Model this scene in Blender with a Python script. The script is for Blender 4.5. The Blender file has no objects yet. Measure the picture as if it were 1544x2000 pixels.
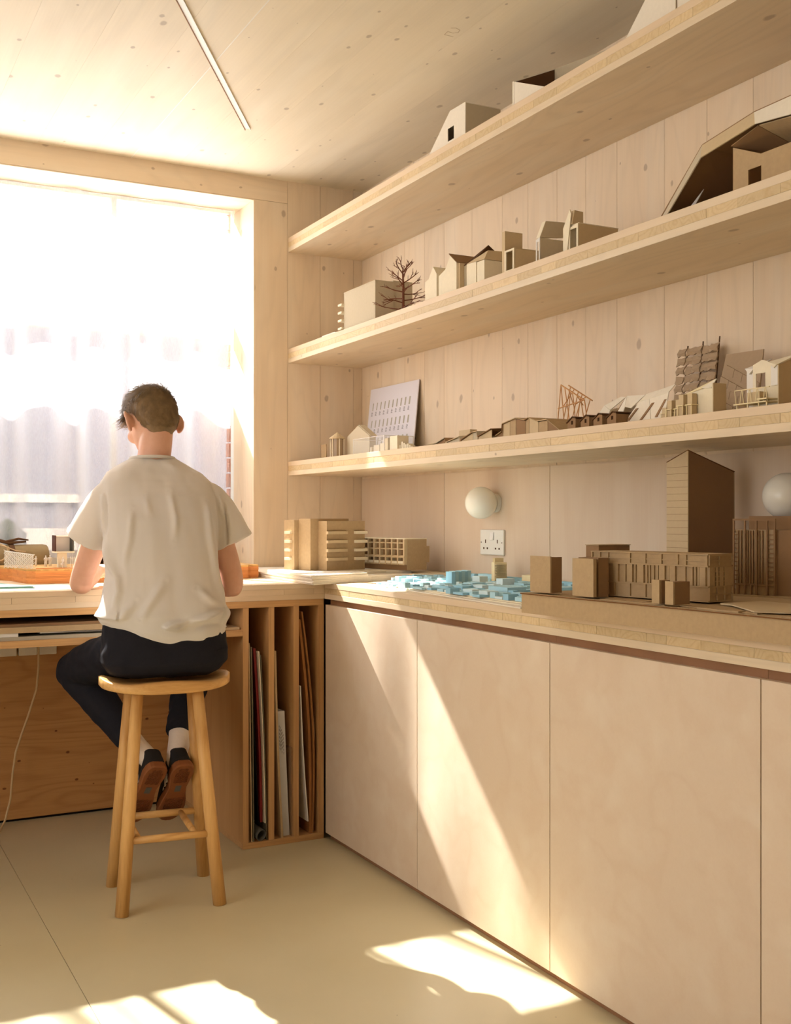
import bpy, bmesh, math, random
from mathutils import Vector, Matrix, noise
R = random.Random(7)
SC = bpy.context.scene
COL = SC.collection

# ---------------------------------------------------------------- camera, sky, sun, exposure
cd = bpy.data.cameras.new('camera')
cam = bpy.data.objects.new('camera', cd); COL.objects.link(cam)
cam.location = (0, 0, 1.25)
cam.rotation_euler = (math.pi / 2, 0, -0.4829)
cd.sensor_fit = 'HORIZONTAL'; cd.sensor_width = 36; cd.lens = 2154 / 1544 * 36
cd.shift_y = 10.3 / 1544
cd.clip_start = 0.05; cd.clip_end = 200
SC.camera = cam

wd = bpy.data.worlds.new('sky'); SC.world = wd; wd.use_nodes = True
bg = wd.node_tree.nodes['Background']
bg.inputs[0].default_value = (0.93, 0.96, 1.0, 1); bg.inputs[1].default_value = 2.2

sd = bpy.data.lights.new('sun', 'SUN'); sun = bpy.data.objects.new('sun', sd); COL.objects.link(sun)
sd.energy = 64; sd.angle = math.radians(0.6); sd.color = (1.0, 0.965, 0.91)
sun.rotation_euler = Vector((0.2, -1.0, -0.96)).to_track_quat('-Z', 'Y').to_euler()
sun.location = (-1, 9, 12)

def area(name, loc, target, sx, sy, e, col):
    l = bpy.data.lights.new(name, 'AREA'); o = bpy.data.objects.new(name, l); COL.objects.link(o)
    l.shape = 'RECTANGLE'; l.size = sx; l.size_y = sy; l.energy = e; l.color = col
    o.location = loc; o.rotation_euler = (Vector(target) - Vector(loc)).to_track_quat('-Z', 'Y').to_euler()
    return o
# area lamp for daylight from an unseen window inferred left of the camera
area('unseen_left_window_fill', (-2.62, 1.7, 1.70), (1.6, 1.9, 1.5), 3.0, 1.7, 26, (1.0, 0.955, 0.91))

SC.view_settings.view_transform = 'Standard'; SC.view_settings.look = 'None'
SC.view_settings.exposure = 0.0; SC.view_settings.gamma = 1
SC.view_settings.use_curve_mapping = False

# ---------------------------------------------------------------- materials
def lin(r, g, b):
    f = lambda c: (c / 255 / 12.92) if c / 255 <= .04045 else ((c / 255 + .055) / 1.055) ** 2.4
    return (f(r), f(g), f(b), 1)
class NT:
    def __init__(s, name):
        s.m = bpy.data.materials.new(name); s.m.use_nodes = True; s.t = s.m.node_tree; s.n = s.t.nodes
        s.b = s.n['Principled BSDF']
    def N(s, t, **k):
        n = s.n.new(t)
        for a, v in k.items():
            if a.startswith('i_'):
                key = a[2:]; key = int(key) if key.isdigit() else key.replace('_', ' ')
                n.inputs[key].default_value = v
            else: setattr(n, a, v)
        return n
    def L(s, a, b): s.t.links.new(a, b)
    def mix(s, f, a, b, mode='MIX'):
        n = s.N('ShaderNodeMix', data_type='RGBA', blend_type=mode)
        for i, v in ((0, f), (6, a), (7, b)):
            if hasattr(v, 'links'): s.L(v, n.inputs[i])
            else: n.inputs[i].default_value = v
        return n.outputs[2]
    def math(s, op, a, b=0.0, c=0.0):
        n = s.N('ShaderNodeMath', operation=op)
        for i, v in enumerate((a, b, c)):
            if hasattr(v, 'links'): s.L(v, n.inputs[i])
            else: n.inputs[i].default_value = v
        return n.outputs[0]
    def ramp(s, f, stops):
        n = s.N('ShaderNodeValToRGB'); e = n.color_ramp.elements
        e[0].position = stops[0][0]; e[0].color = stops[0][1]
        e[1].position = stops[-1][0]; e[1].color = stops[-1][1]
        for p, c in stops[1:-1]:
            q = e.new(p); q.color = c
        s.L(f, n.inputs[0]); return n.outputs[0]
def shade(c, k): return (c[0] * k, c[1] * k, c[2] * k, 1)
BW = lambda v: (v, v, v, 1)

def plain(name, col, rough=0.6, spec=0.3, var=0.06, scale=25, bump=0.0, metal=0.0):
    t = NT(name); t.b.inputs['Roughness'].default_value = rough
    t.b.inputs['Specular IOR Level'].default_value = spec; t.b.inputs['Metallic'].default_value = metal
    tc = t.N('ShaderNodeTexCoord'); nz = t.N('ShaderNodeTexNoise', i_Scale=scale, i_Detail=3.0)
    t.L(tc.outputs['Object'], nz.inputs['Vector'])
    c = t.mix(nz.outputs[0], shade(col, 1 - var), shade(col, 1 + var)); t.L(c, t.b.inputs['Base Color'])
    if bump:
        bp = t.N('ShaderNodeBump', i_Strength=bump, i_Distance=0.002); t.L(nz.outputs[0], bp.inputs['Height']); t.L(bp.outputs[0], t.b.inputs['Normal'])
    return t.m

def wood(name, col, axis='z', dark=None, knots=0.0, grain=0.5, rings=22, vary=0.03, wash=0.0, rough=0.55, knotcol=None, spec=0.25, warp=1.0, kmix=0.5):
    """timber whose grain runs along axis; every object gets its own offset"""
    dark = dark or shade(col, 0.72); knotcol = knotcol or lin(105, 72, 48)
    t = NT(name); t.b.inputs['Roughness'].default_value = rough; t.b.inputs['Specular IOR Level'].default_value = spec
    tc = t.N('ShaderNodeTexCoord'); oi = t.N('ShaderNodeObjectInfo')
    off = t.N('ShaderNodeVectorMath', operation='SCALE'); off.inputs[0].default_value = (3.1, 5.7, 4.3); t.L(oi.outputs['Random'], off.inputs['Scale'])
    ad = t.N('ShaderNodeVectorMath', operation='ADD'); t.L(tc.outputs['Object'], ad.inputs[0]); t.L(off.outputs[0], ad.inputs[1])
    def st(al, ac):
        m = t.N('ShaderNodeMapping'); sc = [ac, ac, ac]; sc['xyz'.index(axis)] = al
        m.inputs['Scale'].default_value = sc; t.L(ad.outputs[0], m.inputs[0]); return m.outputs[0]
    n1 = t.N('ShaderNodeTexNoise', i_Scale=1.0, i_Detail=2.0, i_Distortion=0.3); t.L(st(0.9, 5.0), n1.inputs['Vector'])
    r = t.math('MULTIPLY', n1.outputs[0], rings * warp)
    r = t.math('SINE', t.math('MULTIPLY', r, 3.0))
    r = t.math('MULTIPLY_ADD', r, 0.5, 0.5); r = t.math('POWER', r, 3.0)
    n2 = t.N('ShaderNodeTexNoise', i_Scale=1.0, i_Detail=4.0, i_Roughness=0.65); t.L(st(3.0, 130.0), n2.inputs['Vector'])
    n3 = t.N('ShaderNodeTexNoise', i_Scale=1.0, i_Detail=2.0); t.L(st(1.2, 9.0), n3.inputs['Vector'])
    f = t.math('MULTIPLY', r, grain * 0.55)
    fi = t.math('MULTIPLY', t.math('SUBTRACT', n2.outputs[0], 0.42), grain * 1.3)
    f = t.math('ADD', f, fi); f = t.math('MAXIMUM', t.math('MINIMUM', f, 1.0), 0.0)
    c = t.mix(f, col, dark)
    if wash:
        w = t.ramp(n3.outputs[0], [(0.5, BW(0)), (0.75, BW(wash))]); c = t.mix(w, c, lin(240, 232, 214))
    v = t.math('MULTIPLY_ADD', oi.outputs['Random'], vary * 2, 1 - vary)
    cv = t.N('ShaderNodeCombineColor'); [t.L(v, cv.inputs[i]) for i in range(3)]
    c = t.mix(1.0, c, cv.outputs[0], 'MULTIPLY')
    if knots:
        wn = t.N('ShaderNodeTexNoise', i_Scale=30.0, i_Detail=2.0); t.L(ad.outputs[0], wn.inputs['Vector'])
        sx = t.N('ShaderNodeSeparateXYZ'); t.L(ad.outputs[0], sx.inputs[0]); oth = [i for i in range(3) if i != 'xyz'.index(axis)]
        cb_ = t.N('ShaderNodeCombineXYZ'); t.L(t.math('MULTIPLY', t.math('ADD', sx.outputs[oth[0]], sx.outputs[oth[1]]), 7.5 * knots), cb_.inputs[0]); t.L(t.math('MULTIPLY', sx.outputs['xyz'.index(axis)], 5.0 * knots), cb_.inputs[1])
        vo = t.N('ShaderNodeTexVoronoi', voronoi_dimensions='2D', i_Scale=1.0, i_Randomness=1.0); t.L(cb_.outputs[0], vo.inputs['Vector'])
        sp = t.N('ShaderNodeSeparateColor'); t.L(vo.outputs['Color'], sp.inputs[0])
        d = t.math('ADD', vo.outputs['Distance'], t.math('MULTIPLY', t.math('SUBTRACT', wn.outputs[0], 0.5), 0.07))
        rad = t.math('MULTIPLY', t.math('MAXIMUM', t.math('SUBTRACT', sp.outputs[0], 0.30), 0.0), 0.125)
        k = t.math('SUBTRACT', 1.0, t.math('DIVIDE', d, t.math('ADD', rad, 0.001)))
        k = t.math('MAXIMUM', t.math('MINIMUM', t.math('MULTIPLY', k, 2.5), 1.0), 0.0)
        c = t.mix(t.math('MULTIPLY', k, kmix), c, knotcol)
    t.L(c, t.b.inputs['Base Color'])
    bp = t.N('ShaderNodeBump', i_Strength=0.12, i_Distance=0.001); t.L(n2.outputs[0], bp.inputs['Height']); t.L(bp.outputs[0], t.b.inputs['Normal'])
    return t.m

M = {}
CLT = lin(228, 206, 176)
M['clt_v'] = wood('whitewashed_spruce_vertical', CLT, 'z', knots=0.8, grain=0.26, wash=0.25, knotcol=lin(140, 112, 92))
M['clt_h'] = wood('whitewashed_spruce_crosswise', CLT, 'x', knots=0.8, grain=0.26, wash=0.25, knotcol=lin(140, 112, 92))
M['clt_y'] = wood('whitewashed_spruce_lengthwise', lin(228, 208, 178), 'y', knots=0.8, grain=0.36, wash=0.3, knotcol=lin(140, 112, 92))
M['ceil'] = wood('whitewashed_ceiling_spruce', lin(230, 217, 192), 'y', knots=0.9, grain=0.34, wash=0.3, vary=0.025, warp=0.25, knotcol=lin(142, 120, 100))
M['endgrain'] = wood('spruce_end_grain', lin(218, 194, 152), 'x', dark=lin(192, 158, 110), grain=0.55, rings=60, vary=0.10)
M['layer'] = wood('spruce_outer_layer', lin(228, 204, 172), 'y', grain=0.25, rings=14, vary=0.03, wash=0.2)
M['layer_x'] = wood('spruce_outer_layer_crosswise', lin(222, 198, 165), 'x', grain=0.25, rings=14, vary=0.03, wash=0.2)
M['birch'] = wood('stained_birch_ply', lin(224, 204, 180), 'x', dark=lin(205, 172, 140), grain=0.22, rings=9, vary=0.02, wash=0.2, rough=0.5)
M['birch_v'] = wood('stained_birch_panel', lin(222, 202, 178), 'z', dark=lin(200, 166, 134), grain=0.25, rings=6, vary=0.02, rough=0.5)
M['ply'] = wood('raw_birch_ply', lin(206, 160, 108), 'z', dark=lin(170, 118, 70), grain=0.30, rings=10, vary=0.03)
M['plyedge'] = wood('ply_edge', lin(208, 164, 112), 'x', dark=lin(138, 92, 52), grain=0.8, rings=2, vary=0.03)
M['plyedge_z'] = wood('ply_edge_upright', lin(212, 168, 116), 'z', dark=lin(148, 100, 60), grain=0.8, rings=2, vary=0.03)
M['darkgap'] = plain('dark_oiled_rail', lin(158, 116, 84), var=0.25, scale=9)
M['pine'] = wood('knotty_pine_panel', lin(192, 142, 88), 'x', dark=lin(146, 92, 48), knots=1.15, kmix=0.85, grain=0.5, rings=26, vary=0.02, knotcol=lin(96, 48, 22))
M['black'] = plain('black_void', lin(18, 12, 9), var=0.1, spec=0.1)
M['white'] = plain('white_enamel', lin(232, 228, 218), rough=0.4, var=0.02)
M['brick'] = plain('orange_brick', lin(196, 120, 84), rough=0.9, var=0.25, scale=40)
M['render'] = plain('pale_render_wall', lin(150, 152, 166), rough=0.9, var=0.06, scale=3)
M['lead'] = plain('grey_render', lin(120, 118, 124), rough=0.9, var=0.1)
M['leaf'] = plain('dark_hedge_green', lin(70, 80, 62), rough=0.9, var=0.3, scale=14)
M['ground'] = plain('asphalt', lin(120, 116, 110), rough=0.95, var=0.1)

t = NT('beige_linoleum'); t.b.inputs['Roughness'].default_value = 0.34; t.b.inputs['Specular IOR Level'].default_value = 0.45
tc = t.N('ShaderNodeTexCoord'); n = t.N('ShaderNodeTexNoise', i_Scale=2.5, i_Detail=4.0); n2 = t.N('ShaderNodeTexNoise', i_Scale=14.0, i_Detail=2.0)
vo = t.N('ShaderNodeTexVoronoi', i_Scale=7.0); [t.L(tc.outputs['Object'], q.inputs['Vector']) for q in (n, n2, vo)]
c = t.mix(n.outputs[0], lin(208, 196, 160), lin(218, 206, 172))
sp = t.math('LESS_THAN', vo.outputs['Distance'], 0.018); c = t.mix(t.math('MULTIPLY', sp, 0.45), c, lin(120, 95, 65)); t.L(c, t.b.inputs['Base Color'])
rr = t.math('MULTIPLY_ADD', n2.outputs[0], 0.12, 0.28); t.L(rr, t.b.inputs['Roughness']); M['lino'] = t.m

t = NT('sheer_curtain_cloth'); t.n.remove(t.b)
out = t.n['Material Output']; tr = t.N('ShaderNodeBsdfTransparent'); tl = t.N('ShaderNodeBsdfTranslucent'); df = t.N('ShaderNodeBsdfDiffuse')
tl.inputs[0].default_value = (0.88, 0.90, 0.96, 1); df.inputs[0].default_value = (0.9, 0.89, 0.9, 1)
tc = t.N('ShaderNodeTexCoord'); wv = t.N('ShaderNodeTexNoise', i_Scale=300.0, i_Detail=1.0); mp = t.N('ShaderNodeMapping'); mp.inputs['Scale'].default_value = (1, 1, 0.2)
t.L(tc.outputs['Object'], mp.inputs[0]); t.L(mp.outputs[0], wv.inputs['Vector'])
m1 = t.N('ShaderNodeMixShader'); m1.inputs[0].default_value = 0.18; t.L(tl.outputs[0], m1.inputs[1]); t.L(df.outputs[0], m1.inputs[2])
m2 = t.N('ShaderNodeMixShader'); lw = t.N('ShaderNodeLayerWeight', i_Blend=0.5)
fa = t.math('MULTIPLY_ADD', lw.outputs['Facing'], 1.15, 0.28); fa = t.math('MINIMUM', t.math('ADD', fa, t.math('MULTIPLY', t.math('SUBTRACT', wv.outputs[0], 0.5), 0.12)), 0.97)
t.L(fa, m2.inputs[0]); t.L(tr.outputs[0], m2.inputs[1]); t.L(m1.outputs[0], m2.inputs[2]); t.L(m2.outputs[0], out.inputs[0]); M['sheer'] = t.m

# ---------------------------------------------------------------- builders
class MB:
    """collects shapes in world (or thing) coordinates; build() links them as one mesh object"""
    def __init__(s): s.v = []; s.f = []; s.mi = []; s.k = 0
    def add(s, vs, fs):
        o = len(s.v); s.v += [tuple(v) for v in vs]; s.f += [tuple(i + o for i in f) for f in fs]; s.mi += [s.k] * len(fs); return s
    def mat(s, k): s.k = k; return s
    def box(s, x0, x1, y0, y1, z0, z1):
        return s.add([(x0, y0, z0), (x1, y0, z0), (x1, y1, z0), (x0, y1, z0), (x0, y0, z1), (x1, y0, z1), (x1, y1, z1), (x0, y1, z1)],
                     [(3, 2, 1, 0), (4, 5, 6, 7), (0, 1, 5, 4), (1, 2, 6, 5), (2, 3, 7, 6), (3, 0, 4, 7)])
    def rbox(s, c, sx, sy, sz, rz=0.0, rx=0.0, ry=0.0):
        """box centred on c, size sx sy sz, turned"""
        m = Matrix.Rotation(rz, 3, 'Z') @ Matrix.Rotation(ry, 3, 'Y') @ Matrix.Rotation(rx, 3, 'X'); c = Vector(c)
        p = [c + m @ Vector((a * sx / 2, b * sy / 2, d * sz / 2)) for d in (-1, 1) for b in (-1, 1) for a in (-1, 1)]
        return s.add(p, [(0, 2, 3, 1), (4, 5, 7, 6), (0, 1, 5, 4), (1, 3, 7, 5), (3, 2, 6, 7), (2, 0, 4, 6)])
    def prism(s, pts, d):
        """polygon of 3d points swept by vector d"""
        n = len(pts); d = Vector(d); a = [Vector(p) for p in pts]
        nn = Vector((0, 0, 0))
        for i in range(n): nn += a[i].cross(a[(i + 1) % n])
        if nn.dot(d) > 0: a = a[::-1]
        return s.add(a + [p + d for p in a], [tuple(range(n)), tuple(range(2 * n - 1, n - 1, -1))] + [(i, i + n, (i + 1) % n + n, (i + 1) % n) for i in range(n)])
    def plate(s, p0, p1, z0, z1, th):
        """upright board from p0 to p1 (xy), thickness th to the left side"""
        a = Vector(p0); b = Vector(p1); nrm = Vector((-(b - a).y, (b - a).x)).normalized() * th
        return s.prism([(a.x, a.y, z0), (b.x, b.y, z0), (b.x, b.y, z1), (a.x, a.y, z1)], (nrm.x, nrm.y, 0))
    def tube(s, pts, rad, n=8, caps=True):
        pts = [Vector(p) for p in pts]; rad = rad if isinstance(rad, (list, tuple)) else [rad] * len(pts)
        rings = []; up = None
        for i, p in enumerate(pts):
            d = (pts[min(i + 1, len(pts) - 1)] - pts[max(i - 1, 0)]).normalized()
            if up is None: up = d.orthogonal().normalized()
            up = (up - d * up.dot(d)).normalized(); w = d.cross(up)
            rings.append([p + (up * math.cos(k * 2 * math.pi / n) + w * math.sin(k * 2 * math.pi / n)) * rad[i] for k in range(n)])
        vs = [v for r in rings for v in r]
        fs = [(i * n + k, i * n + (k + 1) % n, (i + 1) * n + (k + 1) % n, (i + 1) * n + k) for i in range(len(pts) - 1) for k in range(n)]
        if caps: fs += [tuple(range(n - 1, -1, -1)), tuple((len(pts) - 1) * n + k for k in range(n))]
        return s.add(vs, fs)
    def lathe(s, prof, c=(0, 0, 0), axis='z', n=24):
        """profile [(r,h)]"""
        vs = []
        for r, h in prof:
            for k in range(n):
                a = 2 * math.pi * k / n; p = (r * math.cos(a), r * math.sin(a), h)
                if axis == 'x': p = (h, p[0], p[1])
                elif axis == 'y': p = (p[0], h, p[1])
                vs.append((p[0] + c[0], p[1] + c[1], p[2] + c[2]))
        fs = [(i * n + k, i * n + (k + 1) % n, (i + 1) * n + (k + 1) % n, (i + 1) * n + k) for i in range(len(prof) - 1) for k in range(n)]
        fs += [tuple(range(n - 1, -1, -1)), tuple((len(prof) - 1) * n + k for k in range(n))]
        return s.add(vs, fs)
    def loft(s, rings, close=True, caps=True):
        n = len(rings[0]); vs = [v for r in rings for v in r]
        fs = [(i * n + k, i * n + (k + 1) % n, (i + 1) * n + (k + 1) % n, (i + 1) * n + k) for i in range(len(rings) - 1) for k in range(n if close else n - 1)]
        if caps: fs += [tuple(range(n - 1, -1, -1)), tuple((len(rings) - 1) * n + k for k in range(n))]
        return s.add(vs, fs)
    def build(s, name, mats, parent=None, smooth=False, bevel=0.0, loc=None, recalc=False):
        me = bpy.data.meshes.new(name)
        o0 = Vector(loc) if loc is not None else (wloc(parent) if parent else Vector((0, 0, 0)))
        me.from_pydata([tuple(Vector(v) - o0) for v in s.v], [], s.f)
        if not isinstance(mats, (list, tuple)): mats = [mats]
        for m in mats: me.materials.append(M[m] if isinstance(m, str) else m)
        me.polygons.foreach_set('material_index', s.mi)
        if smooth: me.polygons.foreach_set('use_smooth', [True] * len(me.polygons))
        if recalc:
            b = bmesh.new(); b.from_mesh(me); bmesh.ops.recalc_face_normals(b, faces=b.faces); b.to_mesh(me); b.free()
        me.update()
        o = bpy.data.objects.new(name, me); COL.objects.link(o)
        if parent: o.parent = parent
        if loc is not None: o.location = Vector(loc) - (wloc(parent) if parent else Vector((0, 0, 0)))
        if bevel:
            bv = o.modifiers.new('bevel', 'BEVEL'); bv.width = bevel; bv.segments = 2; bv.limit_method = 'ANGLE'; bv.angle_limit = 0.6
        return o
def wloc(o):
    v = Vector((0, 0, 0))
    while o: v = v + o.location; o = o.parent
    return v
def tag(o, label=None, cat=None, group=None, kind=None):
    if label: o['label'] = label
    if cat: o['category'] = cat
    if group: o['group'] = group
    if kind: o['kind'] = kind
    return o
def thing(name, label, cat, loc=(0, 0, 0), group=None):
    o = bpy.data.objects.new(name, None); COL.objects.link(o); o.location = loc; o.empty_display_size = 0.05
    return tag(o, label, cat, group)
def struct(name): 
    o = bpy.data.objects.new(name, None); COL.objects.link(o); o['kind'] = 'structure'; return o
def copy_tree(o, parent=None):
    c = o.copy(); COL.objects.link(c); c.parent = parent
    for ch in list(o.children): copy_tree(ch, c)
    return c

# ---------------------------------------------------------------- room: measures
YW, XW, ZC = 4.85, 2.359, 2.837          # window wall, shelf wall, ceiling
XL, YR = -2.45, -2.4                     # wall left of and wall behind the camera
WX0, WX1, WZ1 = -0.55, 1.803, 2.73       # window opening
G = 0.0007                               # half joint between boards

# floor: two sheets of linoleum meeting at a hairline joint
fl = struct('floor')
MB().box(XL, 0.618, YR, 5.2, -0.03, 0).build('floor_sheet', 'lino', fl)
MB().box(0.6195, XW + .3, YR, 5.2, -0.03, 0).build('floor_sheet', 'lino', fl)
MB().box(XL, XW + .3, YR, 5.2, -0.05, -0.031).build('subfloor', 'darkgap', fl)

# ceiling: spruce boards running towards the window, slot for the light rail
ce = struct('ceiling')
S0 = Vector((0.64, 2.715)); S1 = Vector((1.559, 4.272)); SD = (S1 - S0).normalized(); SN = Vector((-SD.y, SD.x))
x = XL
bounds = [XL]
while x < 1.0: x += R.uniform(.17, .24); bounds.append(min(x, 1.228) if x > 1.05 else x)
bounds = [b for b in bounds if b < 1.15] + [1.228]
x = 1.228
while x < XW - .15: x += R.uniform(.17, .24); bounds.append(x)
bounds.append(XW + .3)
for a, b in zip(bounds, bounds[1:]):
    MB().box(a + .0002, b - .0002, YR - .2, YW + .3, ZC, ZC + .06).build('board', 'ceil', ce)
MB().box(XL - .2, XW + .3, YR - .2, YW + .3, ZC + .061, ZC + .1).build('upper_layer', 'darkgap', ce)
# pale filler in the panel joint
MB().box(1.2265, 1.2295, YR, YW, ZC - .0006, ZC + .01).build('joint_filler', 'white', ce)

# shelf wall: upright spruce boards, birch lining panels above the worktop
wr = struct('wall_right')
ys = [YW, 4.64, 4.409, 4.227, 4.054, 3.83, 3.607, 3.43, 3.248, 3.08, 2.912, 2.679, 2.492, 2.308, 2.12, 1.93, 1.74, 1.55, 1.36, 1.17, 1.0]
while ys[-1] > YR: ys.append(ys[-1] - R.uniform(.16, .22))
for a, b in zip(ys, ys[1:]):
    MB().box(XW, XW + .06, b + G, a - G, 1.40, ZC).build('board', 'clt_v', wr)
MB().box(XW + .061, XW + .2, YR, YW + .3, 0, ZC).build('backing', 'darkgap', wr)
MB().box(XW + .02, XW + .06, YR, YW, 0, 1.399).build('lower_panel', 'birch_v', wr)
ps = [4.848, 4.046, 3.286, 2.520, 1.76, 1.0, .24, -.52]
for a, b in zip(ps, ps[1:]):
    MB().box(XW - .004, XW + .014, b + .0018, a - .0018, 0.92, 1.437).build('lining_panel', 'birch_v', wr)

# window wall
wb = struct('wall_back')
T = .28
for a, b in ((WX1, 1.967), (1.967, 2.135), (2.135, 2.312), (2.312, XW)):
    MB().box(a + (0 if a == WX1 else G), b - G, YW, YW + T, 0.0, WZ1 if b < 2 else ZC).build('board', 'clt_v', wb)
MB().box(WX0 - .3, 1.967 - G, YW, YW + T, WZ1 + 0.0015, ZC).build('header_board', 'clt_h', wb)
x = WX0
while x > XL:
    nx = max(x - R.uniform(.16, .22), XL); MB().box(nx + G, x - G, YW, YW + T, 0, ZC if x < WX0 - .29 else WZ1).build('board', 'clt_v', wb); x = nx
MB().box(WX0, WX1, YW, YW + T, 0, .95).build('sill_wall', 'clt_h', wb)
MB().box(XW, XW + .3, YW, YW + T, 0, ZC).build('corner_post', 'clt_v', wb)
# light lining boards of the reveal
MB().box(WX1 - .004, WX1 + .002, YW + .002, YW + T, .97, WZ1).build('reveal_lining', 'clt_v', wb)
MB().box(WX0, WX1 - .005, YW + .002, YW + T, WZ1 - .004, WZ1 + .001).build('reveal_lining', 'clt_h', wb)
# brick outer pier seen past the curtain edge
for k in range(26):
    z = .95 + k * .075
    MB().box(1.803 + (k % 2) * .003, 1.99, YW + T + .09, YW + T + .125, z, z + .066).build('brick', 'brick', wb)

# unseen walls: left (with a window opening) and rear
wl = struct('wall_left')
for a, b, c_, d in ((YR, .4, 0, ZC), (3.4, YW + T, 0, ZC), (.4, 3.4, 0, .9), (.4, 3.4, 2.6, ZC)):
    MB().box(XL - .1, XL, a, b, c_, d).build('panel', 'clt_v', wl)
wq = struct('wall_rear')
for a, b, c_, d in ((XL, -.8, 0, ZC), (-.8, .9, 0, ZC), (.9, XW + .3, 0, ZC)):
    MB().box(a, b, YR - .1, YR, c_, d).build('panel', 'clt_v', wq)

# window 1: white timber frame, transom, mullions, glass
w1 = struct('window_1')
YF = YW + T + .006
f = MB()
f.box(WX0, WX1, YF, YF + .045, .95, 1.10); f.box(WX0, WX1, YF, YF + .045, WZ1 + .01, WZ1 + .06)
f.box(WX1 - .002, WX1 + .06, YF, YF + .045, .95, WZ1 + .06); f.box(WX0 - .05, WX0, YF, YF + .045, .95, WZ1 + .06)
f.build('window_frame', 'white', w1)
for x in (.30, 1.22): MB().box(x - .012, x + .012, YF, YF + .04, 1.101, WZ1 + .009).build('mullion', 'white', w1)
for a, b in ((WX0 + .001, .287), (.313, 1.207), (1.233, WX1 - .003)):
    MB().box(a, b, YF + .005, YF + .04, 2.110, 2.195).build('transom', 'white', w1)

t = NT('window_glass'); t.n.remove(t.b); tr = t.N('ShaderNodeBsdfTransparent'); gl = t.N('ShaderNodeBsdfGlossy'); gl.inputs['Roughness'].default_value = 0.0; mx = t.N('ShaderNodeMixShader'); mx.inputs[0].default_value = 0.03; t.L(tr.outputs[0], mx.inputs[1]); t.L(gl.outputs[0], mx.inputs[2]); t.L(mx.outputs[0], t.n['Material Output'].inputs[0]); M['glass'] = t.m
for a, b in ((WX0 + .001, .287), (.313, 1.207), (1.233, WX1 - .003)):
    for c_, d in ((1.101, 2.109), (2.196, WZ1 + .009)): MB().box(a, b, YF + .018, YF + .022, c_, d).build('pane', 'glass', w1)

# sheer curtain, unlined, hanging inside the reveal
def cy(x, z):
    k = 0.35 + 0.65 * min(1, max(0, (2.72 - z) / 0.5))
    a = math.sin(x * 24 + 0.9 * math.sin(x * 5.1)) * .044 + math.sin(x * 47 + 1.3) * .010 + math.sin(x * 9 + 2) * .012
    return YW + T - .07 + a * k + .004 * math.sin(z * 4 + x * 13)
cu = MB(); NX, NZ = 300, 50; z0, z1 = 1.07, 2.722
for j in range(NZ + 1):
    z = z0 + (z1 - z0) * j / NZ
    for i in range(NX + 1):
        s_ = i / NX; edge = 1.772 - .028 * math.sin(min(1, max(0, (2.45 - z) / .7)) * 1.57) + .006 * math.sin(z * 7)
        x = WX0 + .01 + (edge - WX0 - .01) * s_; cu.v.append((x, cy(x, z), z))
for j in range(NZ):
    for i in range(NX):
        a = j * (NX + 1) + i; cu.f.append((a, a + 1, a + NX + 2, a + NX + 1)); cu.mi.append(0)
cuo = thing('curtain', 'white sheer curtain hanging in soft folds across the window', 'curtain', (.6, YW + T - .06, z1))
cu.build('cloth', 'sheer', cuo, smooth=True)
MB().box(WX0 + .01, 1.772, YW + T - .067, YW + T - .053, z1, z1 + .0035).build('curtain_track', 'white', cuo)

# yard outside: rendered wall, shrubs, pavement, open sky above
st = thing('yard_wall', 'pale rendered yard wall seen faintly through the sheer curtain', 'wall', (1, 6.2, -1))
MB().box(-7, 9, 6.2, 6.45, -1, 2.82).build('masonry', 'render', st)
MB().box(-7, 9, 6.165, 6.199, 1.33, 1.375).build('string_course', 'white', st)
MB().box(-7, 9, 6.17, 6.199, -1, 1.19).build('plinth', 'white', st)
gr = MB().box(-8, 10, 5.2, 6.16, -1.05, -1.0).build('pavement', 'ground'); gr['kind'] = 'structure'
for i, (x, z, r) in enumerate(((.60, 1.13, .085), (.86, 1.14, .095), (.36, 1.12, .08))):
    b = MB(); b.lathe([(r * math.sin(math.pi * k / 8) * (1 + .1 * math.sin(k * 3)) + .002, z - r * 1.1 + 2.2 * r * k / 8) for k in range(9)], (x, 5.9, 0), n=14)
    b.tube([(x, 5.9, -1), (x, 5.9, z - r)], .03)
    tag(b.build('shrub', 'leaf', smooth=True, loc=(x, 5.9, -1)), ['small dark clipped shrub outside, middle of three behind the curtain', 'largest dark clipped shrub outside, nearest the seated person', 'small dark clipped shrub outside, leftmost behind the curtain'][i], 'shrub')
# ---------------------------------------------------------------- more builders and materials
def holed(name, pts, holes, to3, d, mat, parent=None):
    """flat board cut to outline pts with holes; to3 maps 2d to 3d, d = thickness vector"""
    bm = bmesh.new(); o0 = wloc(parent) if parent else Vector((0, 0, 0))
    for loop in [pts] + holes:
        vs = [bm.verts.new(Vector(to3(*p)) - o0) for p in loop]
        for i in range(len(vs)): bm.edges.new((vs[i], vs[(i + 1) % len(vs)]))
    bmesh.ops.triangle_fill(bm, edges=bm.edges[:], use_beauty=True, use_dissolve=False)
    r = bmesh.ops.extrude_face_region(bm, geom=bm.faces[:])
    bmesh.ops.translate(bm, verts=[v for v in r['geom'] if isinstance(v, bmesh.types.BMVert)], vec=Vector(d))
    bmesh.ops.recalc_face_normals(bm, faces=bm.faces[:])
    me = bpy.data.meshes.new(name); bm.to_mesh(me); bm.free(); me.materials.append(M[mat])
    o = bpy.data.objects.new(name, me); COL.objects.link(o); o.parent = parent
    return o
rect = lambda a0, a1, b0, b1: [(a0, b0), (a1, b0), (a1, b1), (a0, b1)]
onX = lambda X: (lambda y, z: (X, y, z))
onY = lambda Y: (lambda x, z: (x, Y, z))

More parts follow.
